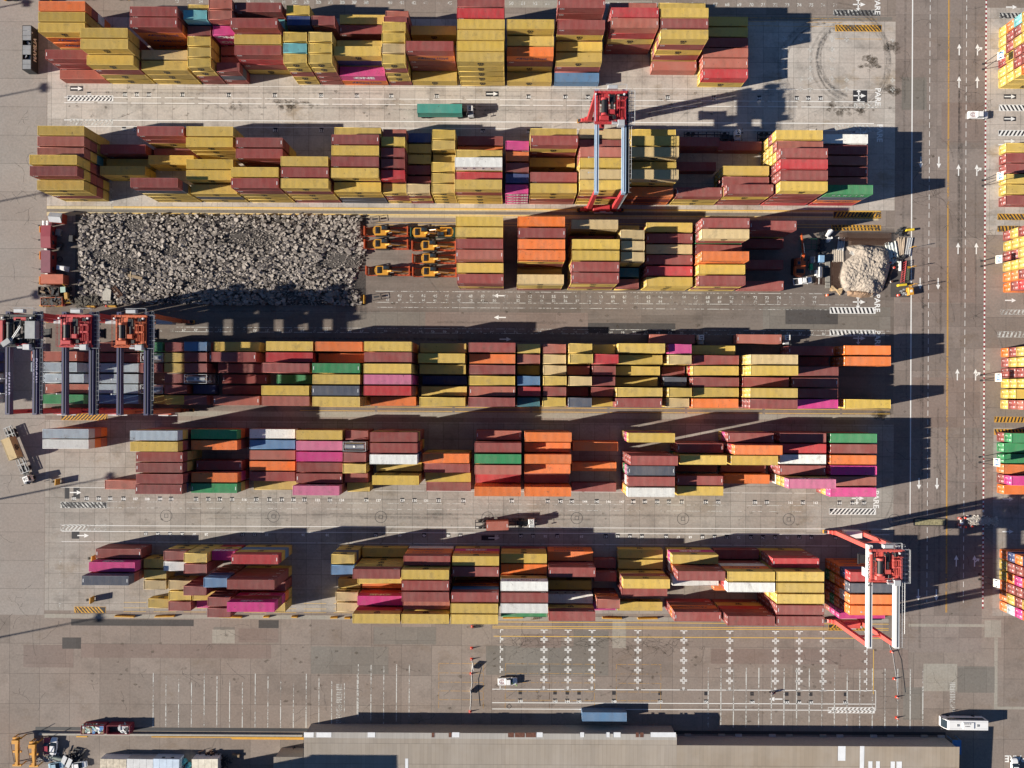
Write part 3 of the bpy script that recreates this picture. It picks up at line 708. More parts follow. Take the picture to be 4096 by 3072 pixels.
# ordinal of each stack in its line, counted from the road
lines_ = {}
for c in cells:
    if not c['far'] and c['t'] == 0: lines_.setdefault((c['b'], c['r']), []).append(c['bi'])
chosen = sorted([c for c in cells if c['seen'] > 0], key=lambda c: -c['seen'])[:290]
for c in chosen: c['own'] = True
used = set()
def nice(c):
    what = ('silver tank container' if c['c'] == 'T' else CNAME[c['c']] + (' long' if c['L'] == 40 else ' short') + ' container')
    if c['far']:
        pos = 'line %s of the %s block across the road' % (NUM[c['r']+1], ORD[c['b']])
        k = c['n'] - 1 - c['t']
        return '%s %s %s' % (what, 'atop' if k == 0 else NUM[k] + ' below the top,', pos)
    k = c['n'] - 1 - c['t']; ls = sorted(lines_[(c['b'], c['r'])], reverse=True); o = ls.index(c['bi']) + 1
    pos = '%s stack from road, line %s, %s' % (ORD[o], NUM[c['r']+1], BNAME[c['b']])
    if k == 0: return '%s atop %s' % (what, pos)
    if c['t'] == 0: return '%s lowest in %s' % (what, pos)
    return '%s %s below top, %s' % (what, NUM[k], pos)
for c in cells:
    if c['c'] == 'T':
        c['own'] = c['t'] == c['n'] - 1 or c['seen'] > 3
    if c.get('own'):
        c['r'] = c['r']; lab = nice(c); grp = 'containers stacked in the yard blocks'
        if c['c'] == 'T': tank((c['x'], c['y'], c['z']), c['rz'], lab, 'tank containers among the stacks')
        else:
            art = None
            if c['c'] == 'w': art = 'uasc' if (c['b'], c['r']) in ((2, 3), (6, 4)) and c['x'] < 25 else 'hl'
            if c['c'] == 'g' and c['b'] == 2: art = 'hanjin'
            container(c['L'], c['c'], (c['x'], c['y'], c['z']), c['rz'], lab, grp, art=art)
# all remaining containers as one mass
def arr(mb, keep_m=None):
    vv = np.array(mb.v, dtype=np.float32); ff = []
    return vv, mb.f, mb.m
def full(L, sy, west, art):
    l, H = DIM[L]; mb = c_frame(l, H); mb.other(c_side(l, H, -1)).other(c_side(l, H, 1)).other(c_roof(l, H)).other(c_end_wall(l, H), None, 0)
    for s_ in (-1, 1): mb.other(c_door(l, H, s_))
    if art:
        mi = {'msc': 2, 'hl': 3, 'one': 1, 'cai': 1, 'uasc': 3, 'hanjin': 1}[art]; mb.other(side_art(art, l, H, sy), None, mi)
    return mb
tmpl = {}
def template(key):
    if key not in tmpl:
        if key[0] == 'box':
            l, H = DIM[key[1]]; mb = MB().box(-l/2+.02, l/2-.02, -W/2+.02, W/2-.02, 0, H-.01)
        else: mb = full(*key)
        sizes = np.array([len(f) for f in mb.f]); tmpl[key] = (np.array(mb.v), np.concatenate([np.array(f) for f in mb.f]), sizes, np.array(mb.m))
    return tmpl[key]
VV = []; LI = []; SZ = []; MI = []; CC = []; off = 0
for c in cells:
    if c.get('own'): continue
    col = jit(TINT['l' if c['c'] == 'T' else c['c']]); l, H = DIM[c['L']]
    sy = -1 if c['y'] > 0 else 1
    key = (c['L'], sy, True, ART.get(c['c'], '') or None) if c['seen'] > 0 or c['t'] == c['n'] - 1 else ('box', c['L'])
    v_, i_, s_, m_ = template(key)
    VV.append(v_ + np.array([c['x'], c['y'], c['z']])); LI.append(i_ + off); SZ.append(s_); MI.append(m_); off += len(v_)
    CC.append(np.tile(np.array(col, dtype=np.float32), (len(s_), 1)))
VV = np.concatenate(VV).astype(np.float32); LI = np.concatenate(LI).astype(np.int32); SZ = np.concatenate(SZ).astype(np.int32); MI = np.concatenate(MI).astype(np.int32); CC = np.concatenate(CC)
me = bpy.data.meshes.new('stacked_containers'); me.vertices.add(len(VV)); me.vertices.foreach_set('co', VV.ravel())
me.loops.add(len(LI)); me.loops.foreach_set('vertex_index', LI); me.polygons.add(len(SZ))
me.polygons.foreach_set('loop_start', np.concatenate([[0], np.cumsum(SZ)[:-1]]).astype(np.int32))
for mt in (PA, LETW, BLACK, NAVY): me.materials.append(mt)
me.polygons.foreach_set('material_index', MI); me.update(calc_edges=True)
at = me.attributes.new('tint', 'FLOAT_COLOR', 'FACE'); at.data.foreach_set('color', CC.ravel()); me.validate()
so_ = mobj('stacked_containers', me)
tag(so_, 'mixed maroon, mustard and orange containers filling the rest of the yard stacks', 'containers', None, 'stuff')
print('containers', len(cells), 'own', sum(1 for c in cells if c.get('own')), 'seen', int((seen > 0).sum()))
# ---------------------------------------------------------------- gantry cranes on rubber tyres
def crane(label, pl, qn, qs, legmat, girmat, text=None, textmat=None, textp='', style=0, group='rubber-tyred gantry cranes over the stacks', HG=20.0, trolley_q=0.0):
    """pl = ground p of the west leg line, the two girders run north-south 6.8 m apart"""
    x0, yn = PQ(pl, qn); _, ys = PQ(pl, qs); root = thing('gantry_crane', label, 'gantry crane', (x0 + 3.4, (yn + ys) / 2, 0), 0, group)
    hl = (yn - ys) / 2; xs = (-3.4, 3.4)
    for k, x in enumerate(xs):
        g = MB(); g.box(x-.42, x+.42, -hl-.6, hl+.6, HG-1.5, HG)
        g.box(x-.55, x+.55, -hl-.6, hl+.6, HG, HG+.05)
        for s_ in (-1, 1): g.box(x-.5, x+.5, s_*(hl+.62)-.02, s_*(hl+.62)+.02, HG-1.6, HG+.1)
        go = g.obj('girder', girmat, root)
        r = MB(); r.box(x-.07, x+.07, -hl-.3, hl+.3, HG+.05, HG+.17); r.obj('rail', DARK if style else LGREY, go)
        for sy in (-1, 1):
            lg = MB(); y = sy*hl
            pts = [(x-.45, HG-1.5), (x+.45, HG-1.5), (x+.62, 2.6), (x-.62, 2.6)]
            lg.profile([pts[3], pts[2], pts[1], pts[0]], y-.55, y+.55)
            lg.box(x-.75, x+.75, y-.62, y+.62, 2.4, 2.75)
            fixn(lg.obj('leg', legmat, root))
    for sy in (-1, 1):
        y = sy*hl; sb = MB(); sb.box(-4.7, 4.7, y-.5, y+.5, 1.55, 2.5); br = MB(); br.box(-3.0, 3.0, y-.2, y+.2, 13.0, 13.4); br.obj('leg_brace', legmat, root)
        for sx in (-1, 1): sb.profile([(sx*4.8-1.3, 1.0), (sx*4.8+1.3, 1.0), (sx*4.8+.6, 1.75), (sx*4.8-.6, 1.75)], y-.42, y+.42)
        so2 = fixn(sb.obj('sill_beam', legmat, root))
        for sx in (-1, 1):
            for dx in (-.95, .95):
                wm = MB(); wm.tube((sx*4.8+dx, y-.35, .75), (sx*4.8+dx, y+.35, .75), .75, 16); wm.tube((sx*4.8+dx, y-.38, .75), (sx*4.8+dx, y+.38, .75), .32, 10)
                wm.obj('wheel', RUBBER, so2)
            ye = MB(); ye.box(sx*6.3-.25, sx*6.3+.25, y-.45, y+.45, .35, .95); ye.obj('bumper', YEL, so2)
        eq = MB(); 
        if sy < 0:
            eq.bev(-2.4, 2.2, y-1.1, y+.6, 2.5, 4.4, .15); eq.obj('generator_housing', legmat, root)
            e2 = MB(); e2.tube((-2.0, y-1.3, 3.0), (3.2, y-1.3, 3.0), .22, 10); e2.box(-.5, 1.1, y-1.5, y-1.1, 3.3, 3.9); e2.obj('exhaust_and_filter', LGREY, root)
        else:
            eq.bev(-2.2, 2.4, y-1.0, y+.9, 2.5, 4.6, .12); eq.obj('electrical_house', LGREY if style != 2 else WHITE, root)
    # walkway with railing along the east girder
    wk = MB(); x = 4.15; wk.box(x-.35, x+.55, -hl-.4, hl+.8, HG-1.2, HG-1.12); wk.obj('walkway', DARK, root)
    rl = MB(); n = 22
    for i in range(n + 1):
        y = -hl-.4 + (2*hl+1.2)*i/n; rl.tube((x+.55, y, HG-1.1), (x+.55, y, HG+.0), .035, 5)
        rl.tube((x+.55, y, HG-.02), (x+1.15, y, HG-.02), .03, 5)
    for z in (HG-.55, HG): rl.tube((x+.55, -hl-.4, z), (x+.55, hl+.8, z), .04, 5)
    rl.tube((x+1.15, -hl+3, HG-.02), (x+1.15, hl+.6, HG-.02), .05, 6); rl.obj('railing', LGREY, root)
    fs = MB()
    for i in range(16):
        y = hl - .8 - i*1.05; fs.tube((x+.9, y, HG-.1), (x+.9, y-.5, HG-1.3), .05, 5); fs.tube((x+.9, y-.5, HG-1.3), (x+.9, y-1.0, HG-.1), .05, 5)
    fs.obj('festoon_cable', BLACK, root)
    ld = MB()
    for dx in (-.25, .25): ld.tube((4.3+dx, -hl-.5, 2.4), (4.3+dx, -hl-.5, HG-1.1), .035, 5)
    for i in range(40): ld.tube((4.05, -hl-.5, 2.6+i*.4), (4.55, -hl-.5, 2.6+i*.4), .025, 5)
    ld.obj('ladder', LGREY, root)
    # trolley with winch at the north end, over the truck lane
    yt = hl - 4.1 - trolley_q; tm = legmat if style != 3 else DARK
    tr = MB(); z = HG + .3
    for yy in (yt-3.9, yt+3.6): tr.box(-4.0, 4.0, yy-.28, yy+.28, z, z+.7)
    for xx in (-3.5, 3.5, -.9, 1.3): tr.box(xx-.25, xx+.25, yt-3.7, yt+3.4, z+.05, z+.62)
    tr.box(1.5, 3.3, yt-3.3, yt+1.9, z+.3, z+.5); tr.box(-3.3, -1.2, yt+1.4, yt+3.2, z+.3, z+.52); tr.box(-3.3, 1.2, yt-3.3, yt-2.2, z+.3, z+.5)
    for xx in (-2.9, -2.2, .2, 2.2, 2.9): tr.box(xx-.06, xx+.06, yt-3.7, yt+3.4, z+.4, z+.55)
    for yy in (-2.8, -1.4, 0, 1.4, 2.6): tr.box(-3.6, 3.6, yt+yy-.06, yt+yy+.06, z+.42, z+.57)
    for i in range(5): tr.box(1.6+i*.42, 1.72+i*.42, yt-2.6, yt+1.6, z+.5, z+1.05)
    tr.box(1.5, 3.4, yt-.6, yt-.2, z+1.05, z+1.2); tr.box(1.5, 3.4, yt+1.2, yt+1.5, z+1.05, z+1.2)
    to = tr.obj('trolley_frame', tm, root)
    dr = MB(); dr.tube((-1.75, yt-1.9, z+1.2), (-1.75, yt+1.3, z+1.2), .72, 20); dr.obj('winch_drum', BLACK, to)
    d3 = MB(); d3.tube((.25, yt-1.2, z+.9), (.25, yt+1.0, z+.9), .4, 14); d3.obj('hoist_motor', DARK, to)
    d2 = MB()
    for yy in (-2.2, 1.6): d2.tube((-1.75, yt+yy-.25, z+1.1), (-1.75, yt+yy+.25, z+1.1), .85, 16)
    d2.obj('drum_flange', tm, to)
    for bb in ((-.7, .9, yt-2.0, yt-.9, z+.6, z+1.5, .1), (-2.9, -.6, yt-3.5, yt-2.5, z+.5, z+1.5, .12)): d2 = MB(); d2.bev(*bb); d2.obj('gearbox', tm, to)
    gb = MB(); gb.bev(1.6, 3.3, yt-4.9, yt-3.5, z-.1, z+1.6, .08); gb.bev(.2, 1.2, yt-4.4, yt-3.6, z+.4, z+1.0, .06); gb.obj('electrical_cabinet', LGREY, to)
    mo = MB(); mo.tube((.2, yt-4.3, z+1.25), (1.5, yt-4.3, z+1.25), .3, 12); mo.obj('blower', LGREY, to)
    mo = MB(); mo.bev(-.9, 1.6, yt+4.3, yt+5.2, z+.2, z+1.3, .1); mo.obj('white_panel_box', LGREY, to)
    for dx in (-3.9, 3.2):
        lm = MB(); lm.tube((dx, yt+3.0, z+.8), (dx, yt+3.0, z+1.15), .32, 12, 0, .22); lm.obj('flood_lamp', WHITE, to)
    hr = MB()
    def rail(a, b, zz):
        n = max(2, int((Vector(b) - Vector(a)).length / 1.3))
        for i in range(n+1):
            t = i/n; px, py = a[0]+(b[0]-a[0])*t, a[1]+(b[1]-a[1])*t; hr.tube((px, py, zz), (px, py, zz+1.05), .035, 5)
        for h_ in (.55, 1.05): hr.tube((a[0], a[1], zz+h_), (b[0], b[1], zz+h_), .04, 5)
    for a, b in (((-4.2, yt-3.9), (-4.2, yt+3.7)), ((-4.2, yt-4.0), (1.4, yt-4.0)), ((-4.2, yt+3.8), (4.2, yt+3.8)), ((-.6, yt-2.0), (-.6, yt+2.4)), ((1.4, yt-1.2), (1.4, yt+2.6)), ((-3.1, yt-2.2), (-3.1, yt+1.2)), ((1.5, yt+2.1), (3.9, yt+2.1)), ((3.5, yt-3.2), (3.5, yt+1.8))): rail(a, b, z+.5)
    hr.obj('handrail', tm, to)
    dk = MB()
    for bb in ((-2.9,-2.3,.9,1.9),(-.5,.9,.9,2.9),(.4,1.2,-3.2,-2.3),(2.0,2.9,2.2,3.1)): dk.bev(bb[0], bb[1], yt+bb[2], yt+bb[3], z+.5, z+1.1, .06)
    for xx in (-3.2, -.3, 1.0, 3.1): dk.tube((xx, yt-3.3, z+.75), (xx+.2, yt+3.2, z+.75), .06, 5)
    dk.obj('cable_tray', BLACK, to)
    h2 = MB(); hr = h2
    for a, b in (((4.3, yt+3.9), (5.9, yt+3.9)), ((5.9, yt-4.4), (5.9, yt+3.9)), ((4.3, yt-4.4), (5.9, yt-4.4)), ((-1.2, yt+5.5), (3.9, yt+5.5)), ((3.9, yt+4.0), (3.9, yt+5.5))): rail(a, b, z)
    for i in range(9): h2.box(4.3, 5.9, yt-4.4+i*1.0, yt-4.3+i*1.0, z-.05, z)
    h2.obj('access_platform', LGREY, to)
    if style == 3:
        ar = MB(); ar.beam((-1.2, yt-2.6, z+1.9), (1.6, yt+1.0, z+2.5), .12, .12); ar.beam((-1.0, yt-2.9, z+1.9), (1.8, yt+.7, z+2.5), .12, .12); ar.obj('service_arm', WHITE, to)
        bb = MB(); bb.cbox((-2.0, yt-3.2, z+2.0), (2.2, 1.3, .9), 0, .6); bb.obj('arm_counterweight', GREY, to)
        gg = MB(); gg.bev(2.6, 5.2, yt-2.2, yt+2.2, z+.7, z+2.3, .1); gg.obj('machinery_house', GREY, to)
        gg = MB(); gg.bev(-4.4, -3.2, yt-3.4, yt+2.4, z+.2, z+1.6, .15); gg.bev(-1.0, 2.2, yt+2.4, yt+3.2, z+.6, z+1.1, .08); gg.bev(-.6, 2.4, yt-3.9, yt-3.3, z+.5, z+1.0, .08); gg.obj('red_casing', REDP, to)
    cb = MB(); cb.bev(-3.2, -1.2, yt-3.9, yt-1.8, HG-4.6, HG-2.3, .15); cbo = cb.obj('driver_cabin', legmat if style < 2 else WHITE, root)
    cw = MB(); cw.box(-3.1, -1.3, yt-3.93, yt-3.9, HG-4.2, HG-2.9); cw.box(-3.1, -1.3, yt-3.8, yt-2.0, HG-4.64, HG-4.6); cw.obj('cabin_window', GLASS, cbo)
    sp = MB(); sp.box(-3.3, 3.3, yt-1.3, yt+.9, HG-6.3, HG-5.9)
    for sx in (-1, 1): sp.box(sx*3.3-.15, sx*3.3+.15, yt-1.5, yt+1.1, HG-6.4, HG-5.9)
    spo = sp.obj('spreader', DARK, root); rp = MB()
    for sx in (-1.2, 1.2):
        for sy in (-.6, .6): rp.tube((sx, yt-.2+sy, HG-5.9), (sx*.6, yt-.2+sy, HG+.4), .025, 4)
    rp.obj('hoist_ropes', DARK, spo)
    ar = MB()
    for y in (-hl*.32, -hl+4.6): ar.beam((-3.9, y, HG-.3), (-5.4, y, HG-.3), .07, .07); ar.box(-5.5, -5.2, y-.16, y+.16, HG-.5, HG-.2)
    ar.obj('side_lamp_bracket', LGREY, root)
    if text:
        for i, (t, x, yy, size, top) in enumerate(text):
            m_ = text_mb(t, size, 0, .015); tb = MB()
            if top: tb.other(m_, Matrix.Translation((x, yy, HG+.06)) @ Matrix.Rotation(R(-90), 4, 'Z'))
            else: tb.other(m_, Matrix.Translation((x, yy, HG-.75)) @ Matrix.Rotation(R(-90 if x < 0 else 90), 4, 'Z') @ Matrix.Rotation(R(90), 4, 'X'))
            tb.obj('maker_name', textmat, root)
    return root
NVL = plain('pale_violet_lettering', (.42, .38, .55), .5)
crane('red gantry crane with pale blue girders spanning the second block down', 2347, 487, 841, REDP, BLUEP, style=0)
crane('gantry crane with white girders beside the last orange stack of the lowest block', 3337, 2117, 2469, plain('faded_red_crane_paint', (.62, .11, .09), .5), WHITE, [('EXOLGAN', -3.55, 6.3, 1.55, True)], DARK, style=2)
crane('orange-legged gantry crane, nearest the tank containers of three standing together', 637, 1296, 1648, ORANGEP, NAVYG, style=1)
crane('middle one of three dark-girdered gantry cranes, with crimson legs', 440, 1296, 1648, REDP, NAVYG, style=1)
crane('dark-girdered gantry crane by the yard edge with grey machinery on its trolley', 238, 1296, 1648, REDP, NAVYG, [('KALMAR', -3.3, -5.2, 1.5, True), ('CUMMINS', 3.55, 8.4, 1.3, True), ('EXOLGAN', 3.55, -1.8, 1.3, True)], NVL, style=3)
crane('red gantry crane wheels showing above the orange container of the topmost block', 60, -342, 12, REDP, NAVYG, style=1)
crane('red gantry crane wheels showing above the shaded gap of the topmost block', 372, -342, 6, REDP, NAVYG, style=1)
# ---------------------------------------------------------------- terminal tractors and trailers
def trailer_mb(L=12.6):
    a = L/2; fr = MB()
    for y in (-.55, .55): fr.box(-a, a, y-.11, y+.11, .95, 1.3)
    for x in (-a+.1, -a+2.2, -a+4, 0, 2.2, a-2.5, a-.1): fr.box(x-.1, x+.1, -1.22, 1.22, 1.1, 1.32)
    for sy in (-1, 1): fr.box(-a, a, sy*1.22-.05, sy*1.22+.05, 1.12, 1.3)
    wh = []
    for x in (-a+1.4, -a+2.75):
        for sy in (-1, 1): m = MB(); m.tube((x, sy*1.18, .52), (x, sy*.62, .52), .52, 14); wh.append(m)
    lg = MB()
    for sy in (-1, 1): lg.box(a-3.2, a-3.0, sy*.75-.08, sy*.75+.08, .1, 1.0)
    return fr, wh, lg
def truck(num, loc, rz, label, L=12.6, grp='terminal tractors with trailers', gap=1.3, trailer=True, fmat=DARK):
    """origin = centre of the trailer, tractor towards +x"""
    root = thing('terminal_tractor', label, 'truck', (loc[0], loc[1], 0), rz, grp); a = L/2; x0 = a - 1.2
    fr, wh, lg = trailer_mb(L)
    fr.obj('trailer_frame', fmat, root); lg.obj('landing_leg', DARK, root)
    for m in wh: m.obj('wheel', RUBBER, root)
    ch = MB(); ch.box(x0-.9, x0+4.3, -.5, .5, .65, .95); ch.box(x0+1.2, x0+2.1, -1.0, -.5, .5, 1.0); ch.box(x0-.4, x0+.6, -.55, .55, .95, 1.12); ch.box(x0+3.9, x0+4.35, -1.2, 1.2, .45, .9); ch.obj('tractor_chassis', DARK, root)
    for x in (x0+.1, x0+3.2):
        for sy in (-1, 1): m = MB(); m.tube((x, sy*1.22, .52), (x, sy*.72, .52), .52, 14); m.obj('wheel', RUBBER, root)
    cab = MB(); cx0 = x0 + 2.35; cab.profile([(cx0, .95), (cx0+1.75, .95), (cx0+1.85, 1.9), (cx0+1.5, 3.1), (cx0+.1, 3.1), (cx0, 3.0)], -.15, 1.25); c = fixn(cab.obj('cab', WHITE, root))
    hd = MB(); hd.bev(cx0+.2, cx0+1.8, -1.25, -.16, .95, 1.75, .18); hd.obj('engine_cover', LGREY, root)
    gl = MB(); gl.beam((cx0+1.86, .55, 1.95), (cx0+1.55, .55, 2.95), 1.2, .04); gl.box(cx0+.2, cx0+1.4, 1.25, 1.262, 1.9, 2.8); gl.box(cx0+.2, cx0+1.4, -.162, -.15, 1.9, 2.8); gl.obj('cab_window', GLASS, c)
    tx = MB(); tx.other(text_mb(num, 1.1, 0, .03), Matrix.Translation((cx0+.75, .55, 3.108)) @ Matrix.Rotation(R(-90), 4, 'Z')); tx.obj('roof_number', BLACK, c)
    ex = MB(); ex.tube((cx0-.2, -.6, .9), (cx0-.2, -.6, 3.0), .09, 8); ex.obj('exhaust_pipe', LGREY, root)
    mi = MB(); mi.beam((cx0+1.7, 1.25, 2.4), (cx0+2.1, 1.6, 2.4), .05, .05); mi.box(cx0+2.05, cx0+2.15, 1.5, 1.75, 2.1, 2.7); mi.beam((cx0+1.7, -.15, 2.4), (cx0+2.0, -1.3, 2.3), .04, .04); mi.box(cx0+1.95, cx0+2.05, -1.5, -1.2, 2.0, 2.6); mi.obj('mirror', DARK, c)
    return root
def on_trailer(code, L, x, y, rz, label, art=None, dx=0.0):
    return container(L, code, (x + dx*math.cos(rz), y + dx*math.sin(rz), 1.33), rz, label, 'containers riding on trailers', art=art)
x, y = UV(1758, 434, 4.1); truck('03', (x, y), 0, 'white terminal tractor 03 hauling one teal container along the upper concrete lane'); on_trailer('t', 40, x, y, 0, 'teal green container on trailer of the tractor in the upper concrete lane')
for o in [o for o in bpy.data.objects if o.name.startswith('shipping_container') and o.get('label', '').startswith('teal green')]:
    for k in [o] + list(o.children): k.color = (.06, .34, .28, 1)
x, y = UV(2826, 546, 1.2); truck('04', (x, y), 0, 'white terminal tractor 04 with empty trailer in shade north of second block')
x, y = UV(3120, 546, 1.2); truck('06', (x, y), 0, 'dark empty trailer rig half hidden behind mustard stack in second block')
x, y = UV(2689, 1356, 4.1); truck('17', (x, y), 0, 'white terminal tractor 17 with salmon container above the fourth block'); on_trailer('s', 40, x, y, 0, 'half-shaded salmon container behind tractor 17')
x, y = UV(3036, 1356, 4.1); truck('19', (x, y), 0, 'white terminal tractor 19 with brick red container above the fourth block'); on_trailer('s', 40, x, y, 0, 'sunlit brick red container behind tractor 19')
x, y = UV(1998, 2100, 3.0); truck('25', (x, y), R(2.2), 'white terminal tractor 25 with short container in the lane above the lowest block', fmat=DARK, L=13.6)
container(20, 's', (x - .6, y - .1, 1.33), R(2.2), 'short rust red container on long trailer behind tractor 25', 'containers riding on trailers')
x, y = UV(58, 1800, 2.0); truck('26', (x, y), R(-68), 'white terminal tractor 26 with tan container turning at the yard edge', L=13.6, fmat=GREY)
container(20, 'k', (x - .5*math.cos(R(-68)), y - .5*math.sin(R(-68)), 1.33), R(-68), 'faded tan short container on trailer turning at yard edge', 'containers riding on trailers', south=False, west=False)
# ---------------------------------------------------------------- lone containers and skips
x, y = UV(2418, 2868, 2.9); c = container(40, 'B', (x, y, 0), 0, 'rusty pale blue container lying alone beside the warehouse wall', None)
def open_box(label, loc, rz, L, Wd, H, mat, mat_in, cat='skip', fill=None, grp=None):
    root = thing('open_top_skip', label, cat, (loc[0], loc[1], 0), rz, grp); a, b = L/2, Wd/2; m = MB()
    m.box(-a, a, -b, b, .02, .15); m.box(-a, a, -b, -b+.1, .15, H); m.box(-a, a, b-.1, b, .15, H); m.box(-a, -a+.1, -b+.1, b-.1, .15, H-.01); m.box(a-.1, a, -b+.1, b-.1, .15, H-.01)
    for i in range(int(L/.6)):
        for sy in (-1, 1): m.box(-a+.3+i*.6, -a+.42+i*.6, *(sorted((sy*b, sy*(b+.06)))), .15, H-.05)
    m.obj('box_body', mat, root)
    fl = MB(); fl.box(-a+.1, a-.1, -b+.1, b-.1, .15, H*.55); fl.obj('floor', mat_in, root)
    if fill:
        rnd = random.Random(len(label)); ms = {}
        for i in range(fill[0]):
            k = rnd.choice(fill[1]); mb = ms.setdefault(k.name, (MB(), k))[0]
            mb.cbox((rnd.uniform(-a*fill[2], a*.88), rnd.uniform(-b*.75, b*.75), rnd.uniform(H*.5, H*.93)), (rnd.uniform(.2, 1.6), rnd.uniform(.08, .8), rnd.uniform(.04, .35)), 0, rnd.uniform(0, 3.1))
        for nm, (mb, k) in ms.items(): tag(mb.obj('scrap_load', k, root), kind='stuff')
    return root
x, y = UV(370, 2920, 2.4)
open_box('open maroon skip full of blue and white scrap, by the kerb', (x, y), 0, 6.3, 2.4, 2.5, CRIM, DARK, 'skip', (260, [BLUEC, WHITE, LGREY, WOOD, plain('pale_green_scrap', (.3, .5, .42))], .9))
x, y = UV(473, 2920, 2.4)
open_box('open maroon skip half full of white rails, by the kerb', (x, y), 0, 6.3, 2.4, 2.5, CRIM, DARK, 'skip', (130, [WHITE, LGREY, DARK], -.1))
x, y = UV(110, 192, 2.6)
r_ = open_box('open dark container with HAMILIA-like white lettering on its side, torn roof', (x, y), R(90), 12.2, 2.44, 2.9, plain('near_black_paint', (.03, .032, .035), .6), DARK, 'container', (40, [DARK, GREY, LGREY], .95))
r_['label'] = 'dark open-topped container with torn grey roof sheets standing crosswise by topmost block'
tb = MB(); tb.other(text_mb('HAMILIA', 1.7, 0, .03), Matrix.Translation((0, -1.30, 1.45)) @ Matrix.Rotation(R(90), 4, 'X')); tb.obj('company_name', LETW, r_)
tp = MB(); rnd = random.Random(3)
for k in range(9):
    if k not in (2, 5): tp = MB(); tp.box(-5.9+k*1.32, -4.65+k*1.32, -1.1, 1.1, 2.86, 2.9); tp.obj('torn_roof_sheet', GREY, r_)
# ---------------------------------------------------------------- rubble field
def rock(mb, x, y, z, r, rnd, m=0):
    pts = []; n = rnd.choice((4, 5, 5, 6))
    a0 = rnd.uniform(0, 6.28); tilt = rnd.uniform(-.5, .5), rnd.uniform(-.5, .5); el = rnd.uniform(.45, .95)
    top = []
    for k, (zz, rr) in enumerate(((-.3, .9), (.22, 1.0), (.42, .84))):
        for i in range(n):
            t = a0 + 6.283*i/n; q = rr * r * rnd.uniform(.75, 1.12)
            px, py = q*math.cos(t), q*math.sin(t)*el; pts.append((x+px, y+py, z + zz*r*rnd.uniform(.85, 1.1) + tilt[0]*px + tilt[1]*py))
    F = [(k*n+i, k*n+(i+1) % n, (k+1)*n+(i+1) % n, (k+1)*n+i) for k in range(2) for i in range(n)] + [tuple(range(2*n, 3*n))]
    mb.add(pts, F, m)
rnd = random.Random(11); rb = MB(); (rx0, ry1), (rx1, ry0) = UV(302, 858), UV(1462, 1222)
RM = [plain('broken_concrete', (.26, .23, .205), .9, var=.2, sc=1.5), plain('broken_concrete_pale', (.34, .305, .275), .9, var=.2, sc=1.5), plain('broken_concrete_dark', (.15, .13, .115), .9, var=.2, sc=1.5)]
from mathutils import noise as mn
for i in range(15000):
    x, y = rnd.uniform(rx0, rx1), rnd.uniform(ry0, ry1)
    e = mn.noise(Vector((x*.12, y*.12, 3)))
    if x < rx0 + 1.5 + 1.5*e or x > rx1 - 1.2 + 2*e: continue
    fine = mn.noise(Vector((x*.09, y*.16, 9))) > .33
    r = rnd.uniform(.12, .3) if fine or rnd.random() < .5 else rnd.uniform(.28, .70) * (1.0 if rnd.random() < .9 else 1.35)
    rock(rb, x, y, .1 + r*.2 + (.35 + .35*e) * (1 if r > .3 else rnd.random()), r, rnd, rnd.choices((0, 1, 2), (5, 2.6, 2.4))[0])
tag(rb.obj('rubble', RM), 'field of broken grey concrete chunks filling the unused block', 'rubble', kind='stuff')
gb = MB(); n = 60; m_ = 20
def gh(x, y):
    ex = min(x - rx0, rx1 - x) / 2.5; ey = min(y - ry0, ry1 - y) / .8
    return .02 + max(0, min(1, ex, ey)) * (.28 + .2*mn.noise(Vector((x*.15, y*.15, 0))))
V = []; F = []
for j in range(m_+1):
    for i in range(n+1):
        x = rx0 + (rx1-rx0)*i/n; y = ry0 + (ry1-ry0)*j/m_; V.append((x, y, gh(x, y)))
for j in range(m_):
    for i in range(n): a = j*(n+1)+i; F.append((a, a+1, a+n+2, a+n+1))
gb.add(V, F); tag(gb.obj('gravel_bed', plain('crushed_gravel', (.075, .066, .06), .95, var=.5, sc=3)), 'fine grey gravel lying between the concrete chunks', 'gravel', kind='stuff')
# loose junk on the rubble
def thing1(name, label, cat, mb, mat, loc=None, rz=0.0, group=None, kind=None):
    o = mb.obj(name, mat, None, loc, rz); return tag(o, label, cat, group, kind)
x, y = UV(468, 1168, 1.0); m = MB(); m.box(-1.7, 1.7, -.8, .8, 0, .06)
for i in range(7): m.box(-1.7+i*.55, -1.62+i*.55, -.8, .8, .06, .14)
for i in range(3): m.box(-1.7, 1.7, -.8+i*.78, -.74+i*.78, .06, .16)
thing1('steel_grid', 'rusted steel grid mat lying tilted on the rubble', 'metal grid', m, RUST, (x, y, 1.0), R(-50))
x, y = UV(428, 1178, 1.0); m = MB(); m.add([(-1.2,-1.6,0),(1,-1.7,.2),(1.3,1.2,.3),(-.2,1.9,.1),(-1.3,1.1,0),(-1.2,-1.6,-.1),(1,-1.7,.1),(1.3,1.2,.2),(-.2,1.9,0),(-1.3,1.1,-.1)], [(0,1,2,3,4),(9,8,7,6,5)]+[(i,5+i,5+(i+1)%5,(i+1)%5) for i in range(5)])
thing1('concrete_slab_fragment', 'flat grey slab fragment resting on the rubble', 'concrete slab', m, CONC, (x, y, 1.0))
x, y = UV(540, 1110, 1.0); m = MB(); m.beam((-2, .6, 0), (2.1, -.3, .2), .8, .12); thing1('timber_board', 'long brown board thrown on the rubble', 'board', m, WOOD, (x, y, 1.0))
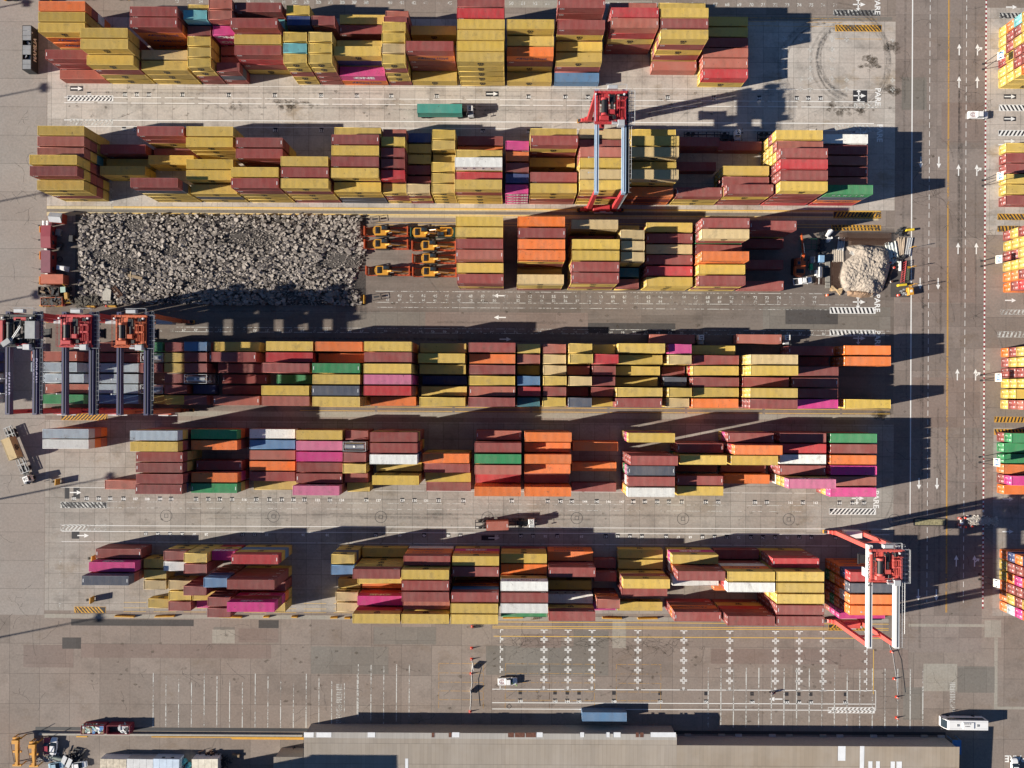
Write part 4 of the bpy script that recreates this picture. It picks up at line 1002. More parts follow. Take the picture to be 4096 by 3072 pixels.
x, y = UV(522, 1105, 1.0); m = MB(); m.beam((0, -1.3, 0), (.1, 1.3, .1), .18, .18); thing1('pale_timber', 'short pale timber upright on the rubble beside long brown board', 'timber', m, plain('fresh_timber', (.55, .42, .25)), (x, y, 1.05))
rnd = random.Random(5); m = MB()
for i in range(170):
    m.cbox((rnd.gauss(0, 2.6), rnd.gauss(0, .7), rnd.uniform(.2, 1.1)), (rnd.uniform(.3, 1.8), rnd.uniform(.1, .6), rnd.uniform(.05, .3)), 0, rnd.uniform(0, 3))
x, y = UV(370, 1207); thing1('scrap_heap', 'dark scrap and debris heap at the rubble field corner', 'scrap heap', m, plain('dirty_scrap', (.09, .08, .065), .9, var=.5, sc=2), (x, y, 0), kind='stuff')
# ---------------------------------------------------------------- site cabins west of the rubble
def cabin(name, label, u, v, L, Wd, H, roof, wall, rz=0.0, gable=0.0, windows=(), grp=None):
    x, y = UV(u, v, H); root = thing(name, label, 'site cabin', (x, y, 0), rz, grp); a, b = L/2, Wd/2
    m = MB(); m.box(-a, a, -b, b, 0, H); 
    for i in range(int(L/.7)): 
        for sy in (-1, 1): m.box(-a+.3+i*.7, -a+.4+i*.7, *(sorted((sy*b, sy*(b+.03)))), .1, H-.1)
    wl = m.obj('wall', wall, root); r = MB()
    if gable: r.profile([(-a-.15, 0), (0, 0), (a+.15, 0)], 0, 0) if False else r.add([(-a-.1,-b-.1,H),(a+.1,-b-.1,H),(a+.1,0,H+gable),(-a-.1,0,H+gable),(-a-.1,b+.1,H),(a+.1,b+.1,H),(-a-.1,-b-.1,H+.01),(a+.1,b+.1,H+.01)], [(0,1,2,3),(3,2,5,4),(0,3,4),(1,5,2)])
    else:
        r.bev(-a-.06, a+.06, -b-.06, b+.06, H, H+.10, .03)
        r.box(-a, a, -.02, .02, H+.10, H+.115)
    fixn(r.obj('roof', roof, root))
    for s, t in windows:
        wb = MB()
        if s == 'e': wb.box(a, a+.04, t-.5, t+.5, 1.1, 1.9)
        elif s == 's': wb.box(t-.5, t+.5, -b-.04, -b, 1.1, 1.9)
        else: wb.box(t-.5, t+.5, b, b+.04, 1.1, 1.9)
        wb.obj('window', GLASS, root)
    return root
cabin('site_cabin', 'crimson site cabin with gabled sheet roof, upper of two by the rubble', 183, 946, 2.5, 6.0, 2.7, CRIM, plain('crimson_wall', (.25, .03, .03)), 0, .2, (('e', 1.2), ('e', -1.4)), 'crimson site cabins')
cabin('site_cabin', 'dull crimson site cabin, lower of two by the rubble', 183, 1046, 2.5, 6.0, 2.7, plain('faded_crimson_roof', (.19, .05, .075)), plain('crimson_wall_b', (.25, .03, .03)), 0, 0, (('e', 1.4), ('e', -1.8)), 'crimson site cabins')
cabin('storage_cabin', 'rust orange storage container lying across, below the crimson cabins', 208, 1116, 6.1, 2.5, 2.6, plain('brick_orange_roof', (.42, .10, .05)), plain('brick_orange_wall', (.42, .10, .05)))
cabin('guard_hut', 'small hut with grey gabled roof and red walls north of cabins', 223, 870, 3.2, 2.5, 2.3, plain('grey_sheet_roof', (.42, .43, .45)), plain('hut_red_wall', (.35, .05, .03)), R(-4), .8)
for i, u in enumerate((174, 190)):
    x, y = UV(u, 892, 1.2); m = MB(); m.tube((0, -.6, .65), (0, .65, .65), .6, 16); m.box(-.5, .5, -.5, .5, 0, .15)
    thing1('water_tank', 'white cylindrical water tank beside guard hut, %s one' % ('outer', 'inner')[i], 'water tank', m, WHITE, (x, y, 0), 0, 'white water tanks')
x, y = UV(240, 1071, 2.0); m = MB(); m.bev(-1.2, 1.2, -.6, .7, .1, 1.9, .2); m.box(-1.3, 1.3, -.7, .8, 0, .12); thing1('white_tank_box', 'rounded white tank box beside lower crimson cabin', 'tank', m, WHITE, (x, y, 0), R(-8))
for k, (u, v, rz) in enumerate(((157, 916, 0), (157, 1021, 0), (156, 1121, 0))):
    x, y = UV(u, v, 1.2); m = MB(); m.profile([(-.35, 0), (.35, 0), (.1, 1.1), (-.1, 1.1)], -.85 if k < 1 else -1.1, .85 if k < 1 else 1.1)
    fixn(thing1('traffic_barrier', 'orange plastic barrier west of %s' % ('upper crimson cabin', 'lower crimson cabin', 'rust orange container')[k], 'barrier', m, plain('orange_barrier_plastic', (.62, .25, .04)), (x, y, 0), rz, 'orange barriers by the cabins'))
for k, (u, v) in enumerate(((163, 902), (163, 960), (163, 1018), (165, 1077), (162, 1133))):
    x, y = UV(u, v, 0); m = MB(); m.tube((0, 0, 0), (0, 0, 2.6), .035, 6); m.tube((0, 0, 2.3), (-.25, .1, 2.6), .03, 6); m.box(-.2, .2, -.2, .2, 0, .08)
    o = thing1('warning_post', 'thin warning post along the cabin row', 'post', m, DARK, (x - .5, y, 0), 0, 'thin posts by the cabins')
for k, (u, v) in enumerate(((181, 995), (184, 1092))):
    x, y = UV(u, v, 1.4); m = MB(); m.bev(-.4, .4, -.3, .3, 0, 1.3, .05); m.box(-.25, .25, -.31, -.3, .3, .9)
    thing1('generator', 'small white generator below %s crimson cabin' % ('upper', 'lower')[k], 'generator', m, WHITE, (x, y, 0), 0, 'white generators')
x, y = UV(255, 1000, .5)
rnd = random.Random(9)
for k, (u, v, nm, cat) in enumerate(((288, 955, 'rubbish_cart', 'cart'), (235, 930, 'air_unit', 'machine'), (240, 985, 'pump', 'pump'), (236, 1036, 'cable_coil', 'cable coil'), (250, 1095, 'oil_drum', 'drum'))):
    x, y = UV(u, v, .5); m = MB()
    if cat == 'drum': m.tube((0, 0, 0), (0, 0, .9), .3, 12); m.tube((.7, .2, 0), (.7, .2, .9), .3, 12)
    elif cat == 'cable coil':
        for i in range(14):
            a_, b_ = 6.283*i/14, 6.283*(i+1)/14; m.tube((.7*math.cos(a_), .7*math.sin(a_), .15), (.7*math.cos(b_), .7*math.sin(b_), .15), .12, 6)
    else:
        m.bev(-.6, .6, -.9, .9, .3, 1.1, .1); m.box(-.5, .5, -1.1, 1.1, .2, .3)
        for a_ in (-.5, .5):
            for b_ in (-.7, .7): m.tube((a_, b_-.1, .2), (a_, b_+.1, .2), .2, 10)
    thing1(nm, {'cart': 'dark rubbish cart at the rubble edge', 'machine': 'grey air unit behind upper crimson cabin', 'pump': 'dark pump set between the crimson cabins', 'cable coil': 'coil of black hose beside lower crimson cabin', 'drum': 'pair of dark oil drums by rust orange container'}[cat], cat, m, GREY if cat in ('machine',) else DARK, (x, y, 0), rnd.uniform(-.6, .6))
x, y = UV(192, 1164, 2.0); open_box('long dark open skip holding timber and black sheeting below the cabins', (x, y), R(-1), 5.8, 2.4, 1.9, plain('dark_skip_paint', (.07, .055, .05)), DARK, 'skip', (45, [WOOD, DARK, BLACK, RUST, DARK], .9))
x, y = UV(205, 1206, 1.2); open_box('low orange skip overflowing with rusty wire, lowest by the cabins', (x, y), R(2), 6.0, 2.3, 1.2, plain('orange_skip_paint', (.45, .12, .05)), DARK, 'skip', (160, [plain('rusty_wire', (.07, .05, .035), .9), RUST, DARK], .85))
def backhoe(label, u, v, rz):
    x, y = UV(u, v, 1.5); root = thing('backhoe_loader', label, 'backhoe loader', (x, y, 0), rz); ym = plain('backhoe_yellow', (.45, .26, .05))
    b = MB(); b.bev(-.2, 1.9, -.5, .5, .7, 1.5, .1); b.box(-1.3, 2.0, -.45, .45, .5, .75); b.obj('body', ym, root)
    c = MB(); c.bev(-1.2, .2, -.65, .65, .75, 2.5, .1); co = c.obj('cab', GLASS, root); r = MB(); r.bev(-1.3, .25, -.72, .72, 2.5, 2.6, .04); r.obj('cab_roof', plain('pale_green_roof', (.35, .5, .42)), co)
    for xx, rr in ((-1.0, .65), (1.4, .48)):
        for sy in (-1, 1): w_ = MB(); w_.tube((xx, sy*1.0, rr), (xx, sy*.62, rr), rr, 16); w_.obj('wheel', RUBBER, root)
    k = MB(); k.profile([(2.5, .1), (3.1, .15), (3.0, .9), (2.6, .6)], -1.1, 1.1); fixn(k.obj('bucket', ym, root))
    a = MB(); a.beam((1.0, .55, 1.2), (2.7, .55, .5), .12, .2); a.beam((1.0, -.55, 1.2), (2.7, -.55, .5), .12, .2); a.beam((-1.4, 0, 1.0), (-2.2, 0, 2.6), .25, .25); a.beam((-2.2, 0, 2.6), (-2.9, 0, .8), .2, .2); a.obj('arm', ym, root)
backhoe('yellow backhoe loader with pale green roof parked beside long dark skip', 262, 1168, R(-85))
# ---------------------------------------------------------------- excavators on flat racks
def flat_rack(u, v, label, mat=ORF, L=12.2):
    x, y = UV(u, v, .4); root = thing('flat_rack', label, 'flat rack', (x, y, 0), 0, 'flat racks carrying excavators'); a = L/2
    b = MB()
    for sy in (-1, 1): b.box(-a, a, *(sorted((sy*1.2, sy*1.02))), .02, .62)
    for i in range(13): b.box(-a+.2+i*(L-.5)/12, -a+.32+i*(L-.5)/12, -1.02, 1.02, .2, .55)
    b.obj('base_frame', mat, root)
    w_ = MB()
    for i in range(6): w_.box(-a+.5, a-.5, -1.0+i*.34, -.72+i*.34, .555, .6)
    w_.obj('timber_deck', WOOD, root)
    for sx in (-1, 1):
        e = MB()
        for sy in (-1, 1): e.box(*(sorted((sx*a, sx*(a-.3)))), *(sorted((sy*1.21, sy*.98))), .62, 2.6)
        e.box(*(sorted((sx*(a-.05), sx*(a-.2)))), -.98, .98, .62, 2.3); e.box(*(sorted((sx*a, sx*(a-.3)))), -1.18, 1.18, 2.6, 2.75)
        e.beam((sx*(a-.3), -1.1, 2.3), (sx*(a-1.3), -1.1, .6), .1, .1); e.beam((sx*(a-.3), 1.1, 2.3), (sx*(a-1.3), 1.1, .6), .1, .1); e.obj('end_frame', mat, root)
    r = MB()
    for x_ in (1.8, 3.3, 4.6):
        for sy in (-1, 1): r.box(x_-.06, x_+.06, sy*1.1-.06, sy*1.1+.06, .6, 1.7)
    for sy in (-1, 1): r.box(1.8, 5.9, sy*1.1-.05, sy*1.1+.05, 1.62, 1.74)
    r.beam((1.0, 1.1, 1.7), (2.1, -1.1, .7), .12, .12); r.obj('lashing_rail', mat, root)
    return x, y
def excavator(x, y, z, rz, label, body=YEL, grp='yellow excavators on flat racks', reach=1.0, cabmat=BLACK):
    root = thing('excavator', label, 'excavator', (x, y, z), rz, grp)
    for sy in (-1, 1):
        t = MB(); t.profile([(-1.7, 0), (1.7, 0), (2.05, .35), (1.9, .8), (-1.9, .8), (-2.05, .35)], sy*1.15-.27, sy*1.15+.27); to = fixn(t.obj('track', RUBBER, root))
    u_ = MB(); u_.box(-.8, .8, -.9, .9, .3, .95); u_.obj('undercarriage', DARK, root)
    b = MB(); n = 9; arc = [(-1.7 - .75*math.cos(math.pi*(i/n-.5)), 1.22*math.sin(math.pi*(i/n-.5))) for i in range(n+1)]
    b.prism([(1.15, -1.2), (1.35, -.4), (1.35, .1)] + [(-.1, .1), (-.1, 1.2)] + arc[::-1], 1.0, 2.15); bo = fixn(b.obj('body', body, root))
    e = MB(); e.bev(-1.75, -.75, -.85, .95, 2.15, 2.38, .08); e.box(-1.6, -1.2, -.3, .5, 2.38, 2.45); e.obj('engine_cover', BLACK, bo)
    s_ = MB()
    for i in range(4): s_.box(-2.2, -2.1, -.8+i*.45, -.6+i*.45, 2.15, 2.17)
    s_.obj('vent_slots', BLACK, bo)
    c = MB(); c.bev(0, 1.75, .2, 1.15, 1.0, 2.95, .15); co = c.obj('cab', cabmat, root)
    g = MB(); g.box(.15, .9, .3, 1.05, 2.95, 2.96); g.box(1.755, 1.77, .3, 1.05, 1.5, 2.7); g.obj('cab_glass', GLASS, co)
    k = reach; p = [Vector((.7, -.3, 1.6)), Vector((2.4*k, -.3, 3.0)), Vector((4.9*k, -.3, 2.2)), Vector((7.6*k, -.3, 1.1))]
    bm_ = MB(); bm_.beam(p[0], p[1], .45, .5); bm_.beam(p[1], p[2], .42, .5); bm_.obj('boom', body, root)
    st = MB(); st.beam(p[2], p[3], .3, .32); st.obj('stick', body, root)
    cy = MB(); cy.tube((1.4, 0, 1.5), (2.9*k, 0, 2.6), .09, 8); cy.tube((1.4, -.6, 1.5), (2.9*k, -.6, 2.6), .09, 8); cy.tube(p[1] + Vector((.3, 0, .4)), p[2] + Vector((.2, 0, .35)), .1, 8); cy.obj('hydraulic_ram', STEEL, root)
    hs = MB(); hs.tube(p[0] + Vector((0, .25, .3)), p[1] + Vector((0, .2, .3)), .04, 5); hs.tube(p[1] + Vector((0, .2, .3)), p[2] + Vector((0, .2, .3)), .04, 5); hs.obj('hydraulic_hose', BLACK, root)
    return root
RK = [(1549, 929, 'upper row nearest the rubble'), (1549, 981, 'second row nearest the rubble'), (1556, 1086, 'bottom row nearest the rubble'), (1738, 987, 'second row beside the stacks'), (1740, 1038, 'third row beside the stacks'), (1741, 1091, 'bottom row beside the stacks')]
for u, v, t in RK:
    x, y = flat_rack(u, v, 'orange flat rack, %s' % t)
    excavator(x - 1.1, y - .05, .6, 0, 'yellow excavator on the orange rack, %s' % t)
x, y = flat_rack(1733, 935, 'dark green flat rack carrying two excavators head to head', plain('dark_green_rack', (.02, .07, .05)))
excavator(x - 3.0, y - .1, .6, 0, 'yellow excavator facing away from rubble on green rack', reach=.8)
excavator(x + 3.3, y + .1, .6, R(180), 'yellow excavator facing the rubble on green rack', reach=.8)
# low steel frames and lane signs by the rubble
for u, v, lab in ((1500, 876, 'flat black steel frame sign above the excavators'), (1506, 1187, 'flat black steel frame sign below the rubble corner')):
    x, y = UV(u, v, 1.0); m = MB()
    for a in ((-1.2, -.8, 1.2, -.8), (-1.2, .8, 1.2, .8), (-1.2, -.8, -1.2, .8), (1.2, -.8, 1.2, .8)): m.beam((a[0], a[1], 1), (a[2], a[3], 1), .08, .08)
    for sx in (-1.2, 1.2):
        for sy in (-.8, .8): m.box(sx-.04, sx+.04, sy-.04, sy+.04, 0, 1)
    m.box(-.8, .8, -.25, .25, .95, 1.0); thing1('steel_stand', lab, 'steel stand', m, DARK, (x, y, 0), R(8))
for k, (u, v) in enumerate(((1455, 1197), (360, 1225), (445, 1224), (175, 1222), (98 + 130, 1221))):
    x, y = UV(u, v, .8); m = MB(); m.profile([(-.3, 0), (.3, 0), (.12, .9), (-.12, .9)], -1.2, 1.2)
    fixn(thing1('concrete_barrier', ('yellow barrier at the rubble corner near excavators', 'yellow barrier under dark scrap heap', 'yellow barrier beside red barrel', 'yellow barrier below the low orange skip', 'yellow barrier end near backhoe')[k], 'barrier', m, YL, (x, y, 0), R(0 if k == 0 else 90)))
def barrel(u, v, label, lying=False, rz=0, mat=RUBP):
    x, y = UV(u, v, .9); m = MB()
    if lying: m.tube((-.5, 0, .32), (.5, 0, .32), .32, 14)
    else: m.tube((0, 0, 0), (0, 0, .95), .33, 14, 0, .28); m.tube((0, 0, .95), (0, 0, 1.02), .2, 12)
    r = thing('traffic_barrel', label, 'traffic barrel', (x, y, 0), rz, 'red and white traffic barrels'); m.obj('barrel_body', mat, r)
    s_ = MB(); 
    if not lying: s_.tube((0, 0, .45), (0, 0, .68), .315, 14, 0, .30); s_.obj('white_band', WHITE, r)
barrel(424, 1224, 'red traffic barrel below the scrap heap'); barrel(250, 1220, 'red traffic barrel beside low orange skip')
barrel(3312, 1180, 'orange traffic barrel below the timber heap', mat=plain('orange_barrel_plastic', (.70, .14, .04)))
barrel(3563, 1050, 'red traffic barrel by white pipes, upper one'); barrel(3578, 1070, 'red traffic barrel by white pipes, lower one')
barrel(3568, 1126, 'rusty brown barrel by the red truss', mat=RUST); barrel(3597, 1180, 'red barrel beside yellow light tower')
for u, v, t in ((3843, 2075, 'top outer'), (3863, 2072, 'top inner'), (3841, 2101, 'bottom outer'), (3864, 2109, 'bottom middle'), (3890, 2107, 'bottom inner')): barrel(u, v, 'red traffic barrel guarding white stone heap, %s' % t)
x, y = UV(3842, 2091, .6); m = MB(); m.box(-.05, .05, -1.5, 1.5, .5, .9); m.box(-.35, .35, -.35, .35, .9, 1.2)
for sy in (-1.3, 1.3): m.box(-.3, .3, sy-.05, sy+.05, 0, .5)
thing1('barricade', 'white barricade between the barrels at the stone heap', 'barricade', m, WHITE, (x, y, 0))
rnd = random.Random(21); m = MB()
for i in range(900):
    t = rnd.random(); u = 3868 + 120*t; v = 2080 + 4*t + rnd.gauss(0, 7); x, y = UV(u, v); r = rnd.uniform(.12, .38)
    rock(m, x, y, .1 + max(0, .9 - abs(v - 2090)/14)*.7*rnd.random(), r, rnd, rnd.choice((0, 1)))
tag(m.obj('stone_heap', [plain('white_stone', (.55, .52, .47), .9), plain('pale_stone', (.42, .38, .33), .9)]), 'long heap of white stones lying across the truck road', 'stone heap', kind='stuff')
x, y = UV(3720, 2089, .2); m = MB(); m.box(-3.0 - 1.2, 3.0 + 1.2, -.8, .8, .01, .16); thing1('concrete_island', 'narrow mossy concrete island in the truck road', 'traffic island', m, plain('mossy_concrete', (.28, .25, .14), .9, var=.4, sc=2), (x, y, 0))
m = MB(); m.box(-4.4, 4.4, -1.0, -.8, .005, .2); m.box(-4.4, 4.4, .8, 1.0, .005, .2); m.box(-4.6, -4.2, -.8, .8, .005, .2); m.box(4.2, 4.6, -.8, .8, .005, .2); thing1('island_kerb', 'dark kerb framing the mossy concrete island', 'kerb', m, DARK, (x, y, 0))
# ---------------------------------------------------------------- sand pile
def heap(label, cx, cy, outline, H, mat, seed, name, cat):
    n = 72; V = []; F = []; cx_, cy_ = UV(cx, cy)
    P = [Vector(UV(u, v)) for u, v in outline]
    def inside(x, y):
        c = False; d = 1e9
        for i in range(len(P)):
            a, b = P[i], P[i-1]
            if (a.y > y) != (b.y > y) and x < (b.x-a.x)*(y-a.y)/(b.y-a.y)+a.x: c = not c
            ab = b-a; t = max(0, min(1, ((x-a.x)*ab.x+(y-a.y)*ab.y)/ab.length_squared)); d = min(d, math.hypot(a.x+ab.x*t-x, a.y+ab.y*t-y))
        return d if c else -d
    x0, x1 = min(p.x for p in P)-.5, max(p.x for p in P)+.5; y0, y1 = min(p.y for p in P)-.5, max(p.y for p in P)+.5
    for j in range(n+1):
        for i in range(n+1):
            x = x0+(x1-x0)*i/n; y = y0+(y1-y0)*j/n; d = inside(x, y)
            h = H*(1-math.exp(-max(d, 0)/1.6)) if d > 0 else -.2
            k = Vector((x, y, seed)); h += (.9*mn.noise(k*.28) + .45*abs(mn.noise(k*.8)) + .20*mn.noise(k*2.1) + .13*mn.noise(k*4.6) + .12*abs(math.sin(x*.6+y*2.2+4*mn.noise(k*.35)))) * min(1, max(0, d)/1.0)
            V.append((x, y, h))
    for j in range(n):
        for i in range(n): a = j*(n+1)+i; F.append((a, a+1, a+n+2, a+n+1))
    mb = MB(); mb.add(V, F); return thing1(name, label, cat, mb, mat)
heap('big pale sand pile with ridged top in the construction corner', 3450, 1080, [(3380, 985), (3440, 975), (3530, 985), (3555, 1000), (3565, 1060), (3545, 1120), (3530, 1165), (3490, 1190), (3420, 1185), (3370, 1160), (3352, 1110), (3372, 1050), (3410, 1020)], 2.2, plain('dry_sand', (.36, .31, .26), .95, var=.28, sc=1.2), 4.0, 'sand_pile', 'sand pile')
heap('brown soil heap at the foot of the sand pile', 3470, 1170, [(3385, 1160), (3440, 1158), (3500, 1165), (3490, 1188), (3440, 1192), (3390, 1184)], 2.9, plain('brown_soil', (.30, .20, .13), .95, var=.3, sc=1.5), 9.0, 'soil_heap', 'soil heap')
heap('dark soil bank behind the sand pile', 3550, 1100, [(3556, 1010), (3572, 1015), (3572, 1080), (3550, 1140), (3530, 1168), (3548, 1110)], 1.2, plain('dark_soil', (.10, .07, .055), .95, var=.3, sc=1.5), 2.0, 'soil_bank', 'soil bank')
# rebar cages, pipes, frames
def mat_grid(u0, v0, u1, v1, h, label, sx=.25, sy=.35, layers=2, mat=RUST):
    x0, y1 = UV(u0, v0, h); x1, y0 = UV(u1, v1, h); m = MB()
    for k in range(layers):
        z = h*(k+1)/layers
        t = x0
        while t < x1: m.box(t, t+.045, y0-.2, y1+.2, z-.03, z); t += sx
        t = y0
        while t < y1: m.box(x0-.15, x1+.15, t, t+.045, z, z+.04); t += sy
    for xx in (x0, x1):
        for yy in (y0, y1): m.box(xx, xx+.1, yy, yy+.1, 0, h)
    return thing1('rebar_cage', label, 'rebar cage', m, mat, None, 0, 'rusty rebar cages')
mat_grid(3362, 932, 3565, 962, 1.1, 'long rusty rebar cage above the sand pile', .3, .3, 2)
mat_grid(3400, 955, 3552, 978, .8, 'shorter rusty rebar cage between long cage and sand pile', .3, .3, 2)
mat_grid(3258, 1110, 3300, 1138, .4, 'brown rebar mat beside white pickup', .3, .3, 1)
mat_grid(3325, 1050, 3360, 1150, .5, 'long rebar mat stacked against the sand pile', .3, .3, 2)
mat_grid(3300, 1060, 3328, 1150, .3, 'dark rebar mat under the pallets', .3, .3, 1, DARK)
def bundle(label, u, v, n, L, r, rz, mat, name='pipe_bundle', cat='pipes', spread=.28, grp=None, jitter=.03, h=.6):
    x, y = UV(u, v, h); root = thing(name, label, cat, (x, y, 0), rz, grp); rnd = random.Random(n)
    for i in range(n):
        o = (i - (n-1)/2)*spread; l = L*rnd.uniform(.85, 1.05); d = rnd.uniform(-jitter, jitter)*L; z = r + (.0 if i % 2 else r*.6) + .05
        m = MB(); m.tube((o-d, -l/2, z), (o+d, l/2, z), r, 8); m.obj('pole' if r < .12 else 'pipe', mat, root)
    return root
bundle('bundle of white pipes standing out beside the sand pile', 3572, 1010, 7, 6.5, .2, R(12), plain('white_plastic_pipe', (.62, .66, .62), .5), spread=.42, h=.7)
bundle('bundle of brown and white scaffold planks by the hose coils', 3358, 1020, 12, 4.0, .11, 0, plain('bleached_planks', (.55, .48, .40), .7), 'plank_bundle', 'planks', .27, None, .01, .9)
bundle('grey steel pipes lying above the plank bundle', 3366, 975, 5, 3.6, .17, R(-6), LGREY, spread=.4, h=.6)
bundle('long pale timber poles laid along the material row', 3608, 995, 13, 6.6, .09, R(-2), plain('bleached_poles', (.50, .40, .30), .8), 'pole_bundle', 'poles', .17, None, .05, 1.2)
bundle('grey tubes beside pale timber poles', 3640, 985, 5, 5.0, .12, R(-8), LGREY, spread=.3, h=.8)
rnd = random.Random(31); m = MB()
for i in range(46):
    a = rnd.uniform(-.5, .5); m.beam((-1.6*math.cos(a)+rnd.uniform(-.3,.3), -1.6*math.sin(a), rnd.uniform(.1, .6)), (1.6*math.cos(a), 1.6*math.sin(a)+rnd.uniform(-.4,.4), rnd.uniform(.1, .6)), .14, .06)
x, y = UV(3346, 1160, .4); thing1('timber_heap', 'heap of splintered pale timber at the foot of the sand pile', 'timber heap', m, plain('splintered_timber', (.62, .45, .26), .8), (x, y, 0), R(-20))
m = MB()
for k in range(4):
    r_c = 1.3 + .2*k
    for i in range(16):
        a, b = -1.7 + 3.2*i/16, -1.7 + 3.2*(i+1)/16; m.tube((r_c*math.cos(a), r_c*math.sin(a), .2+.1*k), (r_c*math.cos(b), r_c*math.sin(b), .2+.1*k), .07, 6)
x, y = UV(3398, 1032, .4); thing1('hose_coil', 'coils of white hose between planks and sand pile', 'hose', m, plain('white_hose', (.6, .6, .58)), (x, y, 0))
for k, (u, v) in enumerate(((3311, 1052), (3311, 1063), (3311, 1110), (3311, 1121), (3311, 1136), (3311, 1146))):
    x, y = UV(u, v, .5); m = MB()
    for i in range(5): m.box(-.65+i*.28, -.5+i*.28, -.4, .4, .4, .5)
    m.box(-.65, .65, -.4, -.3, 0, .4); m.box(-.65, .65, .3, .4, 0, .4); m.box(-.65, .65, -.05, .05, 0, .4)
    thing1('pallet', 'grey pallet %s in the column beside rebar mats' % ('first', 'second', 'third', 'fourth', 'fifth', 'sixth')[k], 'pallet', m, CONC, (x, y, 0), 0, 'grey pallets in a column')
x, y = UV(3316, 932, .9); m = MB(); m.tube((-.7, -.9, .75), (.6, .8, .75), .55, 14, 0, .75); thing1('big_white_bag', 'white bulk bag tipped over at the construction corner, upper one', 'bulk bag', m, WHITE, (x, y, 0))
x, y = UV(3316, 957, .9); m = MB(); m.tube((0, 0, 0), (0, 0, .9), .8, 12, 0, .6); m.tube((.5, .3, .5), (1.0, .5, .8), .3, 8); thing1('big_white_bag', 'crumpled white bulk bag below the tipped one', 'bulk bag', m, WHITE, (x, y, 0))
x, y = UV(3199, 1050, 2.0); e = excavator(x, y - 1.0, 0, R(88), 'orange crawler excavator with boom raised beside the shaded containers', plain('orange_excavator', (.70, .13, .03)), None, 1.05, plain('excavator_cab_orange', (.35, .08, .03)))
for o in e.children:
    if o.name.startswith('track'): pass
e.scale = (1.15, 1.15, 1.15)
m = MB(); x, y = UV(3237, 978, 1.2)
for i in range(4): m.beam((-2.4+i*1.5, -1.4, 1.1), (-2.4+i*1.5, 1.6, 1.1), .1, .1); m.box(-2.45+i*1.5, -2.35+i*1.5, -1.4, -1.3, 0, 1.1); m.box(-2.45+i*1.5, -2.35+i*1.5, 1.5, 1.6, 0, 1.1)
for y_ in (-1.4, 0, 1.6): m.beam((-2.5, y_, 1.1), (2.2, y_, 1.1), .1, .1)
thing1('steel_rack', 'dark green steel frame in the shade behind orange excavator', 'steel frame', m, plain('dark_green_steel', (.02, .11, .06)), (x, y, 0))
def gen(name, lab, u, v, dims, mat, rz=0, cat='generator'):
    x, y = UV(u, v, dims[2]); r = thing(name, lab, cat, (x, y, 0), rz); m = MB(); a, b, c = dims; m.bev(-a/2, a/2, -b/2, b/2, .4, c, .08); m.obj('housing', mat, r)
    w_ = MB(); w_.box(-a/2-.05, a/2+.05, -b/2-.05, b/2+.05, .28, .4); w_.beam((0, -b/2, .35), (0, -b/2-1.0, .3), .1, .1); w_.obj('drawbar', LGREY, r)
    for sx in (-1, 1): q = MB(); q.tube((sx*(a/2+.05), 0, .3), (sx*(a/2-.15), 0, .3), .3, 12); q.obj('wheel', RUBBER, r)
gen('compressor', 'grey boxy compressor between excavator and blue generator', 3251, 1038, (1.3, 1.7, 1.6), GREY, R(3), 'compressor')
gen('green_mixer', 'small bright green mixer below the grey compressor', 3246, 1066, (.8, 1.7, 1.3), plain('bright_green', (.03, .42, .16)), R(4), 'mixer')
gen('generator_trailer', 'pale blue generator trailer with white drawbar', 3288, 1034, (1.5, 1.9, 1.7), plain('pale_blue_housing', (.25, .42, .62)), R(-2))
x, y = UV(3283, 1088, 1.5); r = thing('tank_trailer', 'silver tank trailer below the pale blue generator', 'tank trailer', (x, y, 0), 0); m = MB(); m.tube((0, -1.4, 1.0), (0, 1.4, 1.0), .62, 18); m.tube((0, 1.4, 1.0), (0, 1.65, 1.0), .62, 18, 0, .3); m.tube((0, -1.4, 1.0), (0, -1.65, 1.0), .62, 18, 0, .3); m.obj('vessel', STEEL, r)
m = MB(); m.beam((0, -1.3, .4), (0, -3.2, .35), .15, .12); m.box(-.6, .6, -1.4, 1.4, .3, .42); m.bev(-1.3, -.75, -.9, .6, .4, 1.3, .08); m.obj('frame', WHITE, r)
for sx in (-1, 1): q = MB(); q.tube((sx*.8, 0, .33), (sx*.62, 0, .33), .33, 12); q.obj('wheel', RUBBER, r)
rnd = random.Random(41); m = MB()
for i in range(60): m.cbox((rnd.gauss(0, .5), rnd.uniform(-3.5, 2.6), rnd.uniform(.2, 1.2)), (rnd.uniform(.1, .8), rnd.uniform(.1, 1.2), rnd.uniform(.05, .3)), 0, rnd.uniform(0, 3))
x, y = UV(3285, 965, .6); thing1('tool_heap', 'tangled dark tools and cables above the blue generator', 'tool heap', m, DARK, (x, y, 0), kind='stuff')
